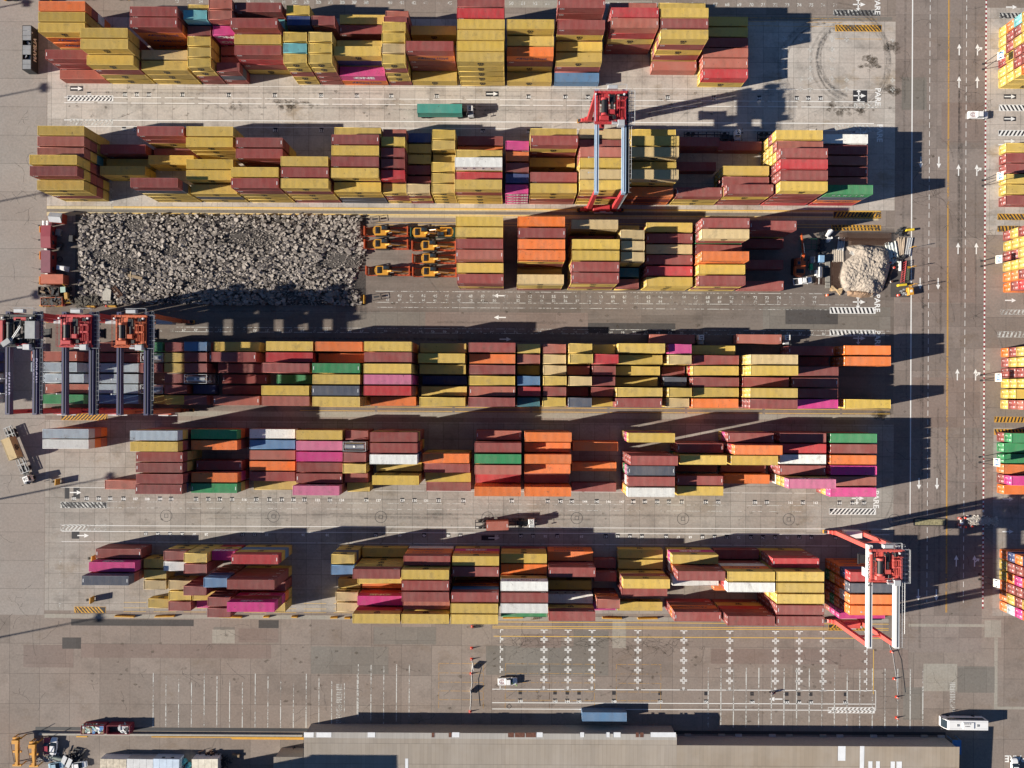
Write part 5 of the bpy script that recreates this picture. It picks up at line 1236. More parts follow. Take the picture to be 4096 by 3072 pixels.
# red lattice jib and light towers in the material row
m = MB(); Lj = 6.0
for sx, z in ((-.5, .3), (.5, .3), (0, 1.2)): m.tube((sx, -Lj/2, z), (sx*.6, Lj/2, z), .06, 6)
for i in range(9):
    y0_, y1_ = -Lj/2+i*Lj/9, -Lj/2+(i+1)*Lj/9; m.tube((-.5, y0_, .3), (.5, y1_, .3), .04, 5); m.tube((-.5, y0_, .3), (0, y1_, 1.2), .04, 5); m.tube((.5, y0_, .3), (0, y1_, 1.2), .04, 5)
x, y = UV(3618, 1087, .8); thing1('lattice_jib', 'red lattice jib lying in the material row', 'lattice jib', m, REDP, (x, y, 0), R(-6))
m = MB(); m.tube((0, -1.6, .45), (0, 1.6, .45), .42, 14); x, y = UV(3634, 1098, .6); thing1('rolled_tarpaulin', 'dark green rolled tarpaulin beside the red jib', 'tarpaulin', m, plain('olive_tarpaulin', (.06, .075, .05)), (x, y, 0), R(-4))
m = MB(); m.tube((0, -1.3, .4), (0, 1.3, .4), .38, 12); x, y = UV(3602, 1064, .6); thing1('white_roll', 'white fabric roll beside the red jib', 'fabric roll', m, WHITE, (x, y, 0))
rnd = random.Random(43)
for k, (u, v, lab) in enumerate(((3600, 1035, 'pile of black sacks between poles and red jib'), (3602, 925, 'pile of black sacks at the head of the material row'), (3620, 1172, 'pile of grey sacks beside the yellow light tower'))):
    m = MB(); x, y = UV(u, v, .6)
    for i in range(16): rock(m, rnd.gauss(0, .7), rnd.gauss(0, .6), .3 + rnd.random()*.4, rnd.uniform(.3, .6), rnd)
    thing1('sack_pile', lab, 'sacks', m, DARK if k < 2 else GREY, (x, y, 0))
for k, (u, v, lab) in enumerate(((3642, 918, 'yellow road barrier at the head of the material row'), (3612, 1139, 'yellow steel frame above the yellow light tower'))):
    x, y = UV(u, v, 1.0); m = MB(); m.profile([(-1.2, .0), (1.2, .0), (1.1, 1.0), (-1.1, 1.0)], -.3, .25)
    fixn(thing1('road_barrier', lab, 'barrier', m, plain('bright_yellow_%d' % k, (.72, .52, .03)), (x, y, 0), R(6)))
x, y = UV(3646, 1163, 1.8); r = thing('light_tower', 'yellow light tower trailer on the white road line', 'light tower', (x, y, 0), R(8)); m = MB(); m.bev(-.7, .7, -1.1, 1.0, .4, 1.7, .1); m.obj('housing', YEL, r); m = MB(); m.box(-.3, .3, -.4, .3, 1.7, 1.78); m.obj('lid', WHITE, r)
m = MB(); m.tube((0, .8, 1.0), (0, .8, 4.2), .07, 8); m.box(-.6, .6, .7, .9, 4.1, 4.5); m.obj('mast', DARK, r)
for k, (u, v) in enumerate(((3640, 992), (3640, 1070), (3645, 1140))):
    x, y = UV(u, v, .5); m = MB(); m.tube((0, 0, 0), (0, 0, 3.2), .05, 6); m.box(-.4, .4, -.4, .4, 0, .12); m.box(-.5, .5, -.04, .04, 2.5, 3.0)
    thing1('lane_closure_post', 'thin post with warning panel in the truck lane, %s one' % ('top', 'middle', 'bottom')[k], 'warning post', m, YL, (x, y, 0), 0, 'lane closure posts')
# ---------------------------------------------------------------- cars, vans, bus
def car(label, u, v, rz, mat, kind='car', grp=None, L=4.5, Wd=1.8):
    x, y = UV(u, v, 1.2); root = thing({'car': 'parked_car', 'pickup': 'pickup_truck'}[kind], label, {'car': 'car', 'pickup': 'pickup truck'}[kind], (x, y, 0), rz, grp); a, b = L/2, Wd/2
    m = MB(); n = 6
    def ring(x0, wd, z): return [(x0, -wd, z), (x0, wd, z)]
    secs = [(-a, b*.86, .35, .85), (-a+.25, b, .28, .95), (a-.9, b, .28, .92), (a-.3, b*.93, .3, .82), (a, b*.75, .38, .65)] if kind == 'car' else [(-a, b*.95, .45, 1.0), (-a+.1, b, .4, 1.05), (a-1.1, b, .4, 1.12), (a-.3, b*.95, .42, 1.0), (a, b*.8, .45, .8)]
    V = []
    for xx, wd, z0, z1 in secs: V += [(xx, -wd, z0), (xx, wd, z0), (xx, wd, z1-.1), (xx, wd*.9, z1), (xx, -wd*.9, z1), (xx, -wd, z1-.1)]
    F = [(0,1,2,3,4,5), tuple(24+i for i in (5,4,3,2,1,0))]
    for s_ in range(4):
        for i in range(6): F.append((s_*6+i, (s_+1)*6+i, (s_+1)*6+(i+1) % 6, s_*6+(i+1) % 6))
    m.add(V, F); body = fixn(m.obj('body', mat, root))
    if kind == 'car': c0, c1, c2, c3 = -a+.55, -a+1.15, a-2.0, a-1.25
    else: c0, c1, c2, c3 = -.35, -.2, a-1.9, a-1.2
    zb = .93 if kind == 'car' else 1.05; zt = 1.42 if kind == 'car' else 1.72
    g = MB(); g.add([(c0,-b*.88,zb),(c3,-b*.88,zb),(c3,b*.88,zb),(c0,b*.88,zb),(c1,-b*.72,zt),(c2,-b*.72,zt),(c2,b*.72,zt),(c1,b*.72,zt)], [(0,3,2,1),(4,5,6,7),(0,1,5,4),(1,2,6,5),(2,3,7,6),(3,0,4,7)]); g.obj('windows', GLASS, root)
    r = MB(); r.bev(c1-.02, c2+.02, -b*.74, b*.74, zt-.01, zt+.05, .04); r.obj('roof', mat, root)
    if kind == 'pickup':
        k = MB(); k.box(-a+.12, -.45, -b*.85, b*.85, 1.06, 1.07); k.obj('load_bed', DARK, root)
        k = MB()
        for sy in (-1, 1): k.box(-a+.05, -.4, *(sorted((sy*b*.98, sy*b*.86))), 1.03, 1.2)
        k.box(-.55, -.45, -b*.8, b*.8, 1.2, 1.7); k.obj('bed_rail', mat, root)
    for xx in (-a+.85, a-.85):
        for sy in (-1, 1): w_ = MB(); w_.tube((xx, sy*(b+.01), .33), (xx, sy*(b-.22), .33), .33, 14); w_.obj('wheel', RUBBER, root)
    h = MB()
    for sy in (-1, 1): h.box(a-.22, a-.06, *(sorted((sy*b*.55, sy*b*.78))), .58, .72); 
    h.obj('headlight', LGREY, root); h = MB()
    for sy in (-1, 1): h.box(c3-.35, c3-.2, *(sorted((sy*b*.95, sy*(b+.16)))), zb-.02, zb+.12)
    h.obj('mirror', mat, root)
    return root
PW = plain('white_car_paint', (.80, .80, .80), .25, var=.03)
def chevrons(root):
    m = MB()
    for s_ in (-1, 1):
        for k in range(3): m.poly([(-2.4+k*.5, s_*.05), (-2.4+k*.5+.16, s_*.05), (-1.75+k*.35+.16, s_*.7), (-1.75+k*.35, s_*.7)] if s_ > 0 else [(-1.75+k*.35, s_*.7), (-1.75+k*.35+.16, s_*.7), (-2.4+k*.5+.16, s_*.05), (-2.4+k*.5, s_*.05)], 1.115)
    m.obj('chevron_stripe', plain('red_grey_stripe', (.30, .12, .12)), root)
p1 = car('white pickup with chevron striped bed crossing the kerb line of truck road', 3916, 458, 0, PW, 'pickup', L=5.6, Wd=1.95); chevrons(p1)
p2 = car('white pickup with chevron bed parked on the empty slots, worker beside it', 2030, 2727, R(2), PW, 'pickup', L=5.4, Wd=1.95); chevrons(p2)
for o in list(p1.children) + list(p2.children):
    if o.name.startswith('load_bed'): o.data = o.data.copy(); o.data.materials[0] = PW
car('white pickup with dark open bed in the construction corner', 3213, 1123, R(7), PW, 'pickup', L=5.2)
car('dull red car parked beside the white one, by yellow frames', 183, 2988, R(91), CARRED, L=4.6)
car('white car parked beside the dull red one, by yellow frames', 210, 2988, R(86), PW, L=4.7)
car('pale blue car at the bottom edge near scrap sheets', 222, 3066, R(8), plain('pale_blue_car', (.35, .5, .6), .25), L=4.3)
car('white car at the bottom edge below the shadowed heap', 313, 3064, R(8), PW, L=4.3)
car('white car alone at the bottom corner below painted word', 4064, 3070, R(92), PW, L=4.4)
def bus(u, v):
    x, y = UV(u, v, 3.4); root = thing('coach_bus', 'long white coach bus beside the warehouse end', 'bus', (x, y, 0), R(179.6)); L, b = 11.9, 1.28; a = L/2
    m = MB(); m.profile([(-a, .4), (a-.1, .4), (a, 1.2), (a-.15, 2.3), (a-.7, 3.25), (a-1.1, 3.4), (-a+.15, 3.4), (-a, 3.2)], -b, b); fixn(m.obj('body', PW, root))
    g = MB()
    for sy in (-1, 1): g.box(-a+.6, a-1.2, *(sorted((sy*b, sy*(b+.015)))), 1.7, 2.8)
    g.obj('side_window', GLASS, root); g = MB(); g.add([(a+.01, -1.1, 1.35), (a+.01, 1.1, 1.35), (a-.14, 1.1, 2.35), (a-.14, -1.1, 2.35), (a-.66, 1.1, 3.2), (a-.66, -1.1, 3.2)], [(0,1,2,3),(3,2,4,5)]); g.obj('windscreen', GLASS, root)
    h = MB(); h.bev(-1.9, 1.2, -.85, .85, 3.4, 3.62, .08); ho = h.obj('air_conditioner', PW, root); k = MB()
    for xx in (-.6, -.25, .1, .45): k.tube((xx, .15, 3.62), (xx, .15, 3.64), .13, 12)
    for xx in (-1.0, -.5, 0, .5): k.box(xx, xx+.35, -.7, -.55, 3.62, 3.63); k.box(xx, xx+.35, -.45, -.35, 3.62, 3.63)
    k.obj('fan', DARK, ho); k = MB()
    for xx in (-3.0, 2.5): k.bev(xx-.35, xx+.35, -.3, .3, 3.4, 3.5, .04)
    k.obj('roof_hatch', GREY, root); k = MB(); k.box(-a+.2, a-1.2, .84, .88, 3.4, 3.415); k.box(-a+.2, a-1.2, -.88, -.84, 3.4, 3.415); k.obj('roof_seam', LGREY, root)
    for xx in (-3.4, 3.6):
        for sy in (-1, 1): w_ = MB(); w_.tube((xx, sy*(b+.01), .5), (xx, sy*(b-.3), .5), .5, 16); w_.obj('wheel', RUBBER, root)
    mr = MB()
    for sy in (-1, 1): mr.beam((a-.2, sy*b, 2.9), (a+.35, sy*(b+.25), 2.6), .06, .06); mr.bev(a+.25, a+.4, *(sorted((sy*(b+.1), sy*(b+.35)))), 2.0, 2.6, .02)
    mr.obj('mirror', DARK, root)
bus(3868, 2902)
# motorcycle with rider, worker beside the pickup
def person(label, x, y, z, rz, pose, top, grp=None):
    J = {'stand': [(0,0,.95), (0,0,1.2), (.02,0,1.45), (.04,0,1.55), (.06,0,1.68), (.03,.2,1.42), (.12,.28,1.15), (.30,.24,1.0), (.03,-.2,1.42), (.14,-.27,1.15), (.34,-.2,1.05), (0,.1,.9), (.04,.12,.5), (0,.13,.08), (.16,.13,.04), (0,-.1,.9), (-.02,-.12,.5), (-.08,-.13,.08), (.08,-.13,.04)],
         'ride': [(0,0,.85), (.12,0,1.1), (.25,0,1.32), (.3,0,1.42), (.34,0,1.54), (.25,.2,1.3), (.42,.27,1.1), (.65,.28,1.05), (.25,-.2,1.3), (.42,-.27,1.1), (.65,-.28,1.05), (0,.12,.82), (.4,.2,.75), (.25,.2,.35), (.4,.2,.3), (0,-.12,.82), (.4,-.2,.75), (.25,-.2,.35), (.4,-.2,.3)]}[pose]
    E = [(0,1),(1,2),(2,3),(3,4),(2,5),(5,6),(6,7),(2,8),(8,9),(9,10),(0,11),(11,12),(12,13),(13,14),(0,15),(15,16),(16,17),(17,18)]
    rad = [.13,.14,.14,.06,.10,.07,.05,.045,.07,.05,.045,.10,.07,.05,.045,.10,.07,.05,.045]
    me = bpy.data.meshes.new('body'); me.from_pydata(J, E, []); o = bpy.data.objects.new('person', me); COL.objects.link(o)
    sk = o.modifiers.new('s', 'SKIN'); 
    if not me.skin_vertices: 
        bpy.context.view_layer.objects.active = o
    for i, sv in enumerate(me.skin_vertices[0].data if me.skin_vertices else []): sv.radius = (rad[i], rad[i]); sv.use_root = (i == 0)
    sb = o.modifiers.new('u', 'SUBSURF'); sb.levels = sb.render_levels = 1
    dg = bpy.context.evaluated_depsgraph_get(); fin = bpy.data.meshes.new_from_object(o.evaluated_get(dg)); o.modifiers.clear(); o.data = fin
    fin.materials.clear(); fin.materials.append(CLOTH); fin.materials.append(SKIN)
    hz = J[4][2]
    for p_ in fin.polygons: p_.material_index = 1 if p_.center.z > hz - .1 else 0
    o.location = (x, y, z); o.rotation_euler = (0, 0, rz); tag(o, label, 'person', grp)
    v = MB(); c = Vector(J[1]); d = Vector(J[2]); v.tube(c - (d-c)*.3, d + (d-c)*.15, .19, 12, 0, .2); v.obj('jacket', top, o)
    h = MB(); hd = Vector(J[4]); h.tube(hd + Vector((0, 0, .02)), hd + Vector((0, 0, .13)), .13, 12, 0, .07); h.obj('helmet', LGREY if pose == 'stand' else DARK, o)
    return o
x, y = UV(2066, 2739, 1.0); person('person in bright yellow-green jacket standing at the pickup door', x, y, 0, R(150), 'stand', HIVIS)
x, y = UV(3092, 2773, .8); r = thing('motorcycle', 'small motorcycle being ridden across the empty slots', 'motorcycle', (x, y, 0), R(176))
for xx in (-.62, .68): w_ = MB(); w_.tube((xx, -.06, .3), (xx, .06, .3), .3, 16); w_.obj('wheel', RUBBER, r)
m = MB(); m.profile([(-.5, .5), (.2, .45), (.45, .8), (.3, .95), (-.1, .8), (-.7, .82)], -.13, .13); fixn(m.obj('body', CARRED, r)); m = MB(); m.tube((.5, -.35, 1.02), (.5, .35, 1.02), .03, 6); m.tube((.5, 0, 1.0), (.68, 0, .3), .05, 6); m.obj('handlebar', DARK, r)
person('person in dark clothes riding the small motorcycle', x + .1, y, 0, R(176), 'ride', CLOTH)
# ---------------------------------------------------------------- lane sign boards beyond the road
for k, (u, v, t) in enumerate(((4002, 219, 'D2'), (4000, 702, 'E2'), (3995, 1036, 'F2'), (3993, 1510, 'G2'), (3987, 1850, 'H2'), (3986, 2335, 'J2'))):
    x, y = UV(u, v, 7.0); r = thing('lane_sign', 'white board reading %s on two tall posts by the kerb' % t, 'sign', (x, y, 0), 0, 'lane sign boards along the road')
    for sy in (-1, 1): m = MB(); m.tube((-.0, sy*.75, 0), (0, sy*.75, 7.2), .09, 8); m.box(-.25, .25, sy*.75-.25, sy*.75+.25, 0, .15); m.obj('post', DARK, r)
    m = MB(); m.beam((-.12, 0, 5.9), (-.6+1.3, 0, 7.3), 2.1, .06); m.obj('board', WHITE, r)
    yb = MB(); yb.beam((-.135, 0, 5.95), (.03, 0, 6.12), 2.0, .02); yb.obj('yellow_band', YL, r)
    bm_ = MB(); rot = Matrix.Translation((.33, 0, 6.72)) @ Matrix.Rotation(-math.atan2(1.4, .82), 4, 'Y') @ Matrix.Rotation(R(-90), 4, 'Z')
    bm_.other(text_mb(t, 1.25, 0, .04), rot @ Matrix.Translation((0, 0, .05))); bm_.obj('sign_text', BLUEC, r)
# ---------------------------------------------------------------- warehouse at the southern edge
def corr_roof(mb, x0, x1, y0, y1, zf, n, depth=.05, m=0):
    V = []; F = []; k = 0; ys = (y0, (y0+y1)/2, y1)
    for i in range(n*2+1):
        x = x0 + (x1-x0)*i/(2*n)
        for y in ys: V.append((x, y, zf(y) - (depth if i % 2 else 0)))
    for i in range(n*2):
        for j in range(2): a = i*3+j; F.append((a, a+3, a+4, a+1))
    mb.add(V, F, m)
HW = 6.0
def shed_roof_mat(name, col):
    m, nt, b = nodes(name); geo = N(nt, 'ShaderNodeNewGeometry'); pos = geo.outputs['Position']
    sp = N(nt, 'ShaderNodeSeparateXYZ'); nt.links.new(pos, sp.inputs[0])
    cx = math_(nt, 'FLOOR', math_(nt, 'DIVIDE', math_(nt, 'ADD', sp.outputs[0], 500), 1.05)); cy = math_(nt, 'FLOOR', math_(nt, 'DIVIDE', math_(nt, 'ADD', sp.outputs[1], 500), 5.6))
    cb = N(nt, 'ShaderNodeCombineXYZ'); nt.links.new(cx, cb.inputs[0]); nt.links.new(cy, cb.inputs[1]); wn = N(nt, 'ShaderNodeTexWhiteNoise'); nt.links.new(cb.outputs[0], wn.inputs[0])
    c = mix(nt, wn.outputs[0], [x*.93 for x in col], [min(1, x*1.07) for x in col])
    s = ramp(nt, noise(nt, pos, 1.0, 4, .7, (2.5, .12, 1)), .48, .72, 0, .22); c = mix(nt, s, c, (.22, .17, .12))
    e = math_(nt, 'FRACT', math_(nt, 'DIVIDE', math_(nt, 'ADD', sp.outputs[0], 500), 1.05)); l_ = math_(nt, 'MULTIPLY', math_(nt, 'LESS_THAN', e, .07), .30); c = mix(nt, l_, c, (.10, .085, .07))
    e2 = math_(nt, 'FRACT', math_(nt, 'DIVIDE', math_(nt, 'ADD', sp.outputs[1], 500), 5.6)); c = mix(nt, math_(nt, 'MULTIPLY', math_(nt, 'LESS_THAN', e2, .025), .5), c, (.08, .07, .06))
    w2 = ramp(nt, noise(nt, pos, .09, 4, .65), .4, .65, 0, .3); c = mix(nt, w2, c, (.40, .37, .34))
    nt.links.new(c, b.inputs['Base Color']); b.inputs['Roughness'].default_value = .75; return m
SR = shed_roof_mat('aged_sheet_roof', (.33, .285, .235)); TR = plain('translucent_roof_sheet', (.72, .74, .76), .5, var=.06)
wh = thing('warehouse', 'long low warehouse with grey-brown corrugated roof along the bottom edge', 'warehouse', (0, PQ(0, 2990)[1], 0))
oy = wh.location.y
def WP(u, v, h=HW): x, y = UV(u, v, h); return x, y - oy
xa, ya = WP(1215, 2930); xb, _ = WP(2707, 2948); _, yb = WP(0, 3420); xc, yc = WP(3838, 2988); _, ylow = WP(0, 3024); xd, _ = WP(1092, 3020)
wl = MB(); wl.box(xa+.3, xb-.1, yb, ya-.5, 0, HW-.3); wl.box(xb-.1, xc-.4, yb, yc-.4, 0, HW-.3); wl.box(xd+.3, xa+.3, yb, ylow-.4, 0, HW-.4); wl.obj('wall', CONC, wh)
rf = MB(); zf = lambda y: HW - .02*(ya - y)
corr_roof(rf, xa, xb, yb, ya-1.35, zf, 380, .06); rfo = rf.obj('main_roof', SR, wh)
rf = MB(); corr_roof(rf, xb+.02, xc, yb, yc, zf, 290, .06); rf.obj('eastern_roof', shed_roof_mat('aged_sheet_roof_brown', (.29, .24, .185)), wh)
rf = MB(); corr_roof(rf, xd, xa-.02, yb, ylow, lambda y: HW-.3, 40, .06); rf.obj('western_roof', SR, wh)
ed = MB(); corr_roof(ed, xa, xb, ya-1.45, ya+.05, lambda y: HW+.06-.10*(y-ya+1.4), 380, .05); ed.obj('eaves_sheeting', shed_roof_mat('eaves_sheet', (.40, .38, .35)), wh)
def patch(u0, u1, v0, v1, mat, name, z=.1):
    x0, y1 = WP(u0, v0); x1, y0 = WP(u1, v1); m = MB(); corr_roof(m, x0, x1, y0, y1, lambda y: (HW + .06 - .10*(y-ya+1.4) + .04 if v1 < 2965 else zf(y) + .03), max(3, int((x1-x0)/.25)), .04); return m.obj(name, mat, wh)
RS = plain('rusted_roof_sheet', (.14, .055, .035), .85, var=.4, sc=2)
for u0, u1 in ((1215, 1254), (1470, 1500), (1808, 1837), (2602, 2703), (2454, 2482), (2425, 2438), (2320, 2336), (2146, 2170), (1265, 1325)): patch(u0, u1, 2930, 2949, TR, 'white_roof_sheet')
for u0, u1 in ((2032, 2055), (2060, 2098), (2104, 2143), (1727, 1737), (1795, 1805), (2543, 2555), (2560, 2574)): patch(u0, u1, 2931, 2949, RS, 'rusted_roof_sheet')
for u0, u1, v0, v1 in ((3352, 3382, 2985, 3044), (3440, 3457, 2985, 3085), (3474, 3490, 3046, 3085), (3505, 3520, 3046, 3085), (3563, 3580, 3047, 3085), (3586, 3608, 3047, 3085), (1620, 1632, 3035, 3085)): patch(u0, u1, v0, v1, TR, 'white_roof_sheet')
# loading platform in front of the eastern half
xp0, yp = UV(2712, 2950, 1.2); xp1, _ = UV(3790, 2950, 1.2)
m = MB(); m.box(xp0, xp1, yc+oy-3.4, yp-1.0, 0, 1.15); lp = tag(m.obj('loading_platform', CONC), 'raised loading platform in front of the eastern warehouse half', 'loading platform')
m = MB(); m.box(xp0, xp1-.5, yp-1.0, yp-.55, 1.0, 1.16); m.box(xp0, xp1-.5, yp-1.4, yp-1.0, 1.155, 1.165); m.obj('yellow_edge', YL, lp)
m = MB()
for i in range(26): x = xp0 + 1 + i*(xp1-xp0-2)/25; m.box(x-.3, x+.3, yp-.55, yp-.4, .6, 1.0)
m.obj('dock_bumper', RUBBER, lp)
for i, x in enumerate([xp0 + 3 + k*4.7 for k in range(16)]):
    if i % 3 != 1: m = MB(); m.box(x-.9, x+.9, yp-.35, yp+.55, .02, .35 + .05*(i % 2)); o = thing1('concrete_block', 'grey concrete block lying along the loading platform', 'concrete block', m, LGREY if i % 2 else CONC, None, 0, 'concrete blocks along the platform')
m = MB(); x0, y0 = UV(3830, 2992, 3.0); m.box(-1.2, 1.2, -2.0, 2.0, 2.6, 2.75)
for sx in (-1.1, 1.1):
    for sy in (-1.9, 1.9): m.box(sx-.05, sx+.05, sy-.05, sy+.05, 0, 2.6)
thing1('entrance_canopy', 'small blue canopy at the warehouse end', 'canopy', m, BLUEC, (x0, y0, 0))
# yellow painted kerb and gutter along the apron
(gx0, _), (gx1, _) = PQ(150, 0), PQ(3790, 0)
m = MB(); y = PQ(0, 2925)[1]; m.box(gx0, gx1, y-.45, y+.45, .008, .05); tag(m.obj('drain_channel', DARK), 'dark drain channel along the warehouse apron', 'drain channel', kind='structure')
m = MB(); (x0, y0), (x1, _) = PQ(170, 2943), PQ(1220, 2943); m.box(x0, x1, y0-.25, y0+.25, .01, .75); tag(m.obj('apron_kerb', CONC), kind='structure')
m = MB(); (x0, y0), (x1, _) = PQ(935, 2945), PQ(1238, 2945); m.box(x0, x1, y0-.65, y0-.25, .05, .765); (x2, _), (x3, _) = PQ(320, 0), PQ(935, 0); m.box(x2, x2+3, y0-.6, y0-.25, .05, .765); m.box(x3-22, x3, y0-.5, y0-.25, .05, .76)
m.box(x0, x1, y0-1.3, y0-.66, .01, .02); tag(m.obj('yellow_kerb_stripe', YL), kind='structure')
# taller building to the south (only its shade reaches the picture)
m = MB(); (x0, y1), (x1, y0) = PQ(720, 3097), PQ(1041, 3500)
tb = thing('tall_storage_hall', 'tall grey storage hall south of the warehouse', 'building', ((x0+x1)/2, (y0+y1)/2, 0)); a, b = (x1-x0)/2, (y1-y0)/2
m.box(-a, a, -b, b, 0, 23.0); m.obj('wall', GREY, tb); m = MB(); m.bev(-a-.3, a+.3, -b-.3, b+.3, 23.0, 23.4, .1); m.obj('roof', LGREY, tb)
# ---------------------------------------------------------------- cabins and clutter at the lower corner
for k, (u0, u1, lab) in enumerate(((400, 505, 'dirty white cabin with stained roof, first from the parked cars'), (507, 612, 'grey-white cabin with cable on roof, second from the parked cars'), (613, 717, 'pale blue cabin with two roof hatches, third from the parked cars'), (768, 872, 'white cabin with rusty edges beside the turquoise tanks'))):
    H = 2.7; x0, y1 = UV(u0, 3036, H); x1, y0 = UV(u1, 3110, H); r = thing('portable_cabin', lab, 'portable cabin', ((x0+x1)/2, (y0+y1)/2, 0), R(1.0 if k == 3 else -1), 'portable cabins in a row'); a, b = (x1-x0)/2, (y1-y0)/2
    m = MB(); m.box(-a, a, -b, b, 0, H-.1)
    for i in range(12): m.box(-a+.2+i*a/6.2, -a+.3+i*a/6.2, b, b+.04, .1, H-.15)
    m.obj('wall', (WHITE, LGREY, plain('pale_blue_wall', (.45, .55, .65)), WHITE)[k], r); m = MB()
    for i in range(4): m.bev(-a+i*a/2, -a+(i+1)*a/2-.04, -b, b, H-.1, H+.02, .02)
    m.obj('roof', (plain('stained_white_roof', (.52, .46, .36), var=.35, sc=1.2), plain('grey_white_roof', (.55, .56, .57)), plain('pale_blue_roof', (.50, .60, .72)), plain('cream_roof', (.68, .64, .55), var=.2))[k], r)
    if k == 2:
        for xx in (-1.2, 1.3): m = MB(); m.box(xx-.4, xx+.4, b, b+.05, 1.6, 2.2); m.obj('window', GLASS, r)
for k, (u, v) in enumerate(((733, 3052), (752, 3068))):
    x, y = UV(u, v, 1.2); m = MB(); m.tube((-.6, 0, .7), (.7, .2, .7), .65, 16); m.box(-.6, .6, -.5, .5, 0, .2); thing1('turquoise_tank', 'small turquoise tank between white cabins, %s one' % ('upper', 'lower')[k], 'tank', m, plain('turquoise_%d' % k, (.10, .42, .50)), (x, y, 0), R(40), 'turquoise tanks')
rnd = random.Random(55)
def junk(label, u, v, n, sx, sy, mat, name='scrap_pile', cat='scrap pile', h=1.0):
    m = MB(); x, y = UV(u, v, .5)
    for i in range(n): m.cbox((rnd.gauss(0, sx), rnd.gauss(0, sy), rnd.uniform(.1, h)), (rnd.uniform(.2, 2.0), rnd.uniform(.05, .4), rnd.uniform(.05, .25)), 0, rnd.uniform(0, 3))
    thing1(name, label, cat, m, mat, (x, y, 0), kind='stuff')
junk('dark tangled scrap beside the leaning white sheets', 295, 3035, 80, 1.2, 1.2, DARK)
junk('loose dark pipes lying beside the parked cars', 200, 3035, 30, 1.5, .6, GREY)
junk('rusty parts on the pallets beside last white cabin', 835, 3020, 40, .9, .5, RUST)
junk('dark scrap between last cabin and warehouse', 890, 3050, 60, 1.0, 1.2, DARK)
junk('stacked timber and parts by the warehouse corner', 1180, 3008, 40, 1.2, .3, DARK)
x, y = UV(265, 3052, 1.5); m = MB(); m.beam((-1.2, -1.7, .6), (-.9, 1.7, 1.7), 1.2, .05); m.beam((.4, -1.7, .6), (.7, 1.7, 1.7), 1.2, .05); thing1('metal_sheet_pair', 'two leaning white metal sheets beside the dark scrap', 'metal sheets', m, LGREY, (x, y, 0), R(-25))
x, y = UV(230, 3035, 1.0); m = MB(); m.tube((-2.6, 0, .5), (2.6, -.2, .5), .5, 14); thing1('steel_tube', 'thick grey-green tube lying below the parked cars', 'steel tube', m, plain('grey_green_tube', (.22, .26, .22)), (x, y, 0), R(-8))
x, y = UV(943, 3024, .6); m = MB(); m.bev(-1.1, 1.1, -.4, .4, .3, .7, .08)
for sx in (-.7, .7): m.tube((sx, -.45, .25), (sx, .45, .25), .25, 10)
thing1('flat_trolley', 'small brown trolley on the apron between cabins and warehouse', 'trolley', m, WOOD, (x, y, 0))
# yellow container spreaders parked at the corner
for k, (u, v, L, lab) in enumerate(((64, 3010, 7.5, 'yellow spreader frame at the corner, outer one'), (131, 3020, 6.5, 'yellow spreader frame at the corner, beside the parked cars'))):
    x, y = UV(u, v, 2.5); r = thing('lifting_spreader', lab, 'lifting spreader', (x, y, 0), R(90), 'yellow spreaders parked at the corner'); a = L/2
    m = MB(); m.box(-a, a, -.4, .4, 1.6, 2.4); m.obj('main_beam', YEL, r); m = MB()
    for xx in (-a, 0, a): m.box(xx-.25, xx+.25, -1.2, 1.2, 1.8, 2.2)
    m.box(a-1.2, a-.2, -.9, .9, 2.4, 3.0); m.obj('cross_arm', YEL, r); m = MB()
    for xx in (-a, a):
        for sy in (-1.1, 1.1): m.box(xx-.12, xx+.12, sy-.12, sy+.12, 0, 1.8)
    m.obj('leg', YEL, r); m = MB(); m.beam((-a+1, .5, 2.5), (a-1, 1.4, 2.6), .1, .1); m.beam((-a+.5, -.5, 2.5), (a-2, -1.6, 3.1), .1, .1); m.beam((a, 0, 2.4), (a+1.6, -1.6, 3.3), .12, .12); m.obj('hydraulic_arm', RUST, r)
# ---------------------------------------------------------------- barriers, boards, cones
for k, (u, v, L) in enumerate(((495, 2468, 5.4), (656, 2468, 5.4), (920, 2470, 6.2), (1063, 2470, 1.6), (1176, 2470, 1.6), (1334, 2473, 1.9), (1388, 2475, 1.6), (2052, 2473, 5.6), (2450, 2475, 5.4), (2592, 2476, 5.4))):
    x, y = UV(u, v, .9); m = MB(); m.profile([(-.3, .0), (.3, .0), (.12, .85), (-.12, .85)], -L/2, L/2)
    lab = '%s amber concrete barrier along the lowest block, %s counted from the yard edge' % ('long' if L > 4 else 'short', ORD[k+1])
    fixn(thing1('concrete_barrier', lab, 'barrier', m, YL, (x, y, 0), R(90 + (1.5 if k % 2 else -1.5)), 'amber barriers below the lowest block'))
for k, (u, v, t) in enumerate(((227, 1928, 'by tractor 26'), (365, 2401, 'above hatched box'), (3493, 1944, 'past the last magenta container'), (372, 2235, 'behind stack of lowest block'))):
    x, y = UV(u, v, 1.5); r = thing('lane_board', 'amber board on low stand %s' % t, 'board', (x, y, 0), R(-4), 'amber lane boards'); m = MB(); m.box(-.12, .12, -.85, .85, .2, 2.2); m.obj('panel', YL, r); m = MB(); m.box(-.5, .5, -.7, -.5, .0, .15); m.box(-.5, .5, .5, .7, .0, .15); m.obj('foot', DARK, r)
    m = MB(); m.tube((-.1, 0, 1.5), (-1.0, 0, 1.5), .03, 5); m.box(-1.3, -.9, -.3, .3, 1.2, 1.8); m.obj('side_plate', BLACK, r)
